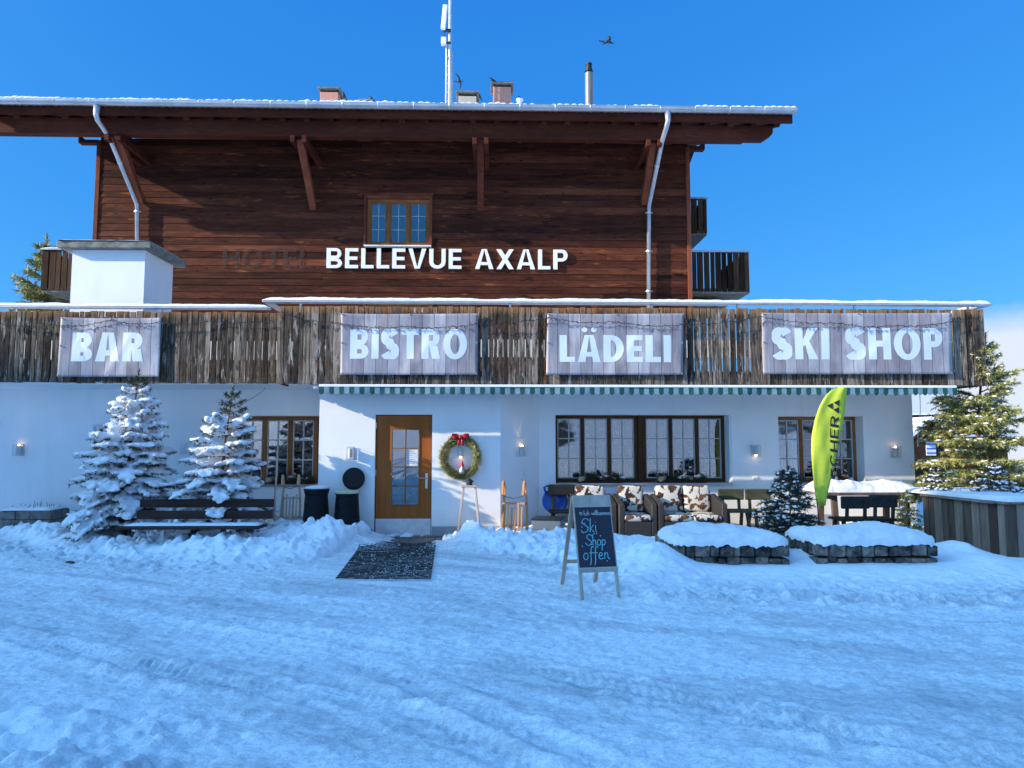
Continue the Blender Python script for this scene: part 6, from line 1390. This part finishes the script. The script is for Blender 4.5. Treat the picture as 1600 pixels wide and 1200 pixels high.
# -- choughs
FEATH = sm('black_feathers', (.006,.006,.009), (.014,.014,.018), 20, .5, .2)
def bird(label, loc, rz, s, fly=None, group='black mountain birds'):
    """one skinned body: beak, head, breast, tail (and wings when flying)"""
    if fly is None: V = [((0,-.17,.13),.004),((0,-.13,.14),.014),((0,-.10,.145),.026),((0,-.05,.10),.038),((0,.02,.07),.052),((0,.10,.035),.03),((0,.22,-.03),.012)]; Ed = [(0,1),(1,2),(2,3),(3,4),(4,5),(5,6)]; V += [((-.02,.0,.0),.006),((.02,.0,.0),.006)]; Ed += [(4,7),(4,8)]
    else:
        V = [((0,-.17,.0),.004),((0,-.13,.01),.014),((0,-.09,.012),.024),((0,0,0),.042),((0,.10,0),.026),((0,.24,0),.014)]; Ed = [(0,1),(1,2),(2,3),(3,4),(4,5)]
        for sd_ in (-1,1): b0 = len(V); V += [((sd_*.12,-.03,.05+fly*.02),.034),((sd_*.26,.0,.06+fly*.03),.030),((sd_*.42,.07,.02+fly*.05),.010)]; Ed += [(3,b0),(b0,b0+1),(b0+1,b0+2)]
    me = bpy.data.meshes.new('chough'); me.from_pydata([v for v, _ in V], Ed, []); o = bpy.data.objects.new('chough', me); C.objects.link(o); me.materials.append(FEATH)
    o.location = loc; o.rotation_euler = rz if isinstance(rz, tuple) else (0,0,rz); o.scale = (s,s,s if fly is None else s); sk = o.modifiers.new('skin','SKIN'); sk.use_smooth_shade = True
    for i, (_, rr_) in enumerate(V): d = me.skin_vertices[0].data[i]; d.radius = (rr_, rr_*(.28 if fly is not None and i > 5 else 1)) if False else (rr_, rr_); d.use_root = (i == 3)
    su = o.modifiers.new('sub','SUBSURF'); su.levels = 1; su.render_levels = 2; return tag(o, label, 'bird', group)
bird('black bird flying alone in the sky above the grey flue', at(949.5,66.5,17), (R(20),R(-42),R(70)), 1.0, .4)
bird('black bird flying low beside the antenna mast', at(717.5,127.5,20), (R(10),R(15),R(80)), .75, -.5)
bird('black bird perched on the taller pink chimney', at(771,129.5,21.6), R(-70), .95)
bird('black bird perched at the right rim of the far left chimney', at(535.5,150.5,20.9), (R(-35),0,R(-75)), .8)
bird('black bird perched on the low brick stack left of the mast', at(580,157.5,19.6), (R(-20),0,R(-80)), .75)
bird('black bird perched on the small white roof vent', at(813,155.5,20.5), R(-60), .6)
bird('black bird clinging to the right side of the pale chimney', at(747.5,152,19.9), (R(-35),0,R(-80)), .7)
# -- small timber houses beyond
def hut(label, pl, pr, pyr, pye, Y, dp, gable_px, seed, name='timber_hut'):
    x0, x1 = X(pl,Y,700), X(pr,Y,700); ze, zr_ = Z(pye,Y,1500), Z(pyr,Y,1500); t = thing(name, label, 'hut', ((x0+x1)/2,Y+dp/2,-.4)); gxm = X(gable_px,Y,680); g1 = X(2*gable_px-pl,Y,680)
    m = MB(); m.box(x0+.25,x1-.3,Y+.5,Y+dp,-1.5,ze-.05); m.prism([(x0+.25,ze-.05),(g1-.2,ze-.05),(gxm,zr_-.12)], Y+.5, Y+.62); m.build('wall', MAT['balcony'], t)
    m = MB()
    m.add([(x0,Y,ze),(gxm,Y,zr_),(gxm,Y+dp*.6,zr_),(x0,Y+dp*.6,ze)], [(0,1,2,3)]); m.add([(gxm,Y,zr_),(g1,Y,ze),(x1-.1,Y+.1,ze-.02),(x1-1.2,Y+dp*.6,zr_),(gxm,Y+dp*.6,zr_)], [(0,1,2,3,4)])
    o = m.build('roof', MAT['beam'], t); s = o.modifiers.new('t','SOLIDIFY'); s.thickness = .1; m2 = MB(); m2.v = [(v[0],v[1],v[2]+.02) for v in m.v]; m2.f = m.f; m2.m = m.m; m2.t = m.t; o2 = m2.build('roof_snow', MAT['snow'], o); s = o2.modifiers.new('t','SOLIDIFY'); s.thickness = .16; s.offset = 1
    m = MB(); m.box(X(1456,Y,700),X(1471,Y,700),Y+.46,Y+.5,Z(712,Y,1460),Z(690,Y,1460)); m.build('window', MAT['paper'], t); m = MB(); 
    for py in (694,701,708): m.box(X(1456,Y,700),X(1471,Y,700),Y+.44,Y+.458,Z(py+1,Y,1460),Z(py-1,Y,1460))
    m.build('shutter_slat', MAT['blue_plastic'], t); return t
hut('small dark timber hut with snowy gabled roof beyond the right corner', 1428, 1594, 656, 683, 36, 5, 1459, 1)
x0, x1 = X(1400,44,660), X(1491,44,660); t = thing('timber_house', 'low timber house with flat snowy roof behind the small gabled hut', 'house', ((x0+x1)/2,46,-.5)); m = MB(); m.box(x0,x1-.4,44,50,-3,Z(652,44,1450)); m.build('wall', MAT['balcony'], t); m = MB(); m.box(x0-.2,x1,43.4,50.5,Z(652,44,1450)+.005,Z(649,44,1450)); o = m.build('roof', MAT['beam'], t); snow_strip('roof_snow', x0-.2, x1, 43.4, 50.5, Z(649,44,1450), .14, o, 4)
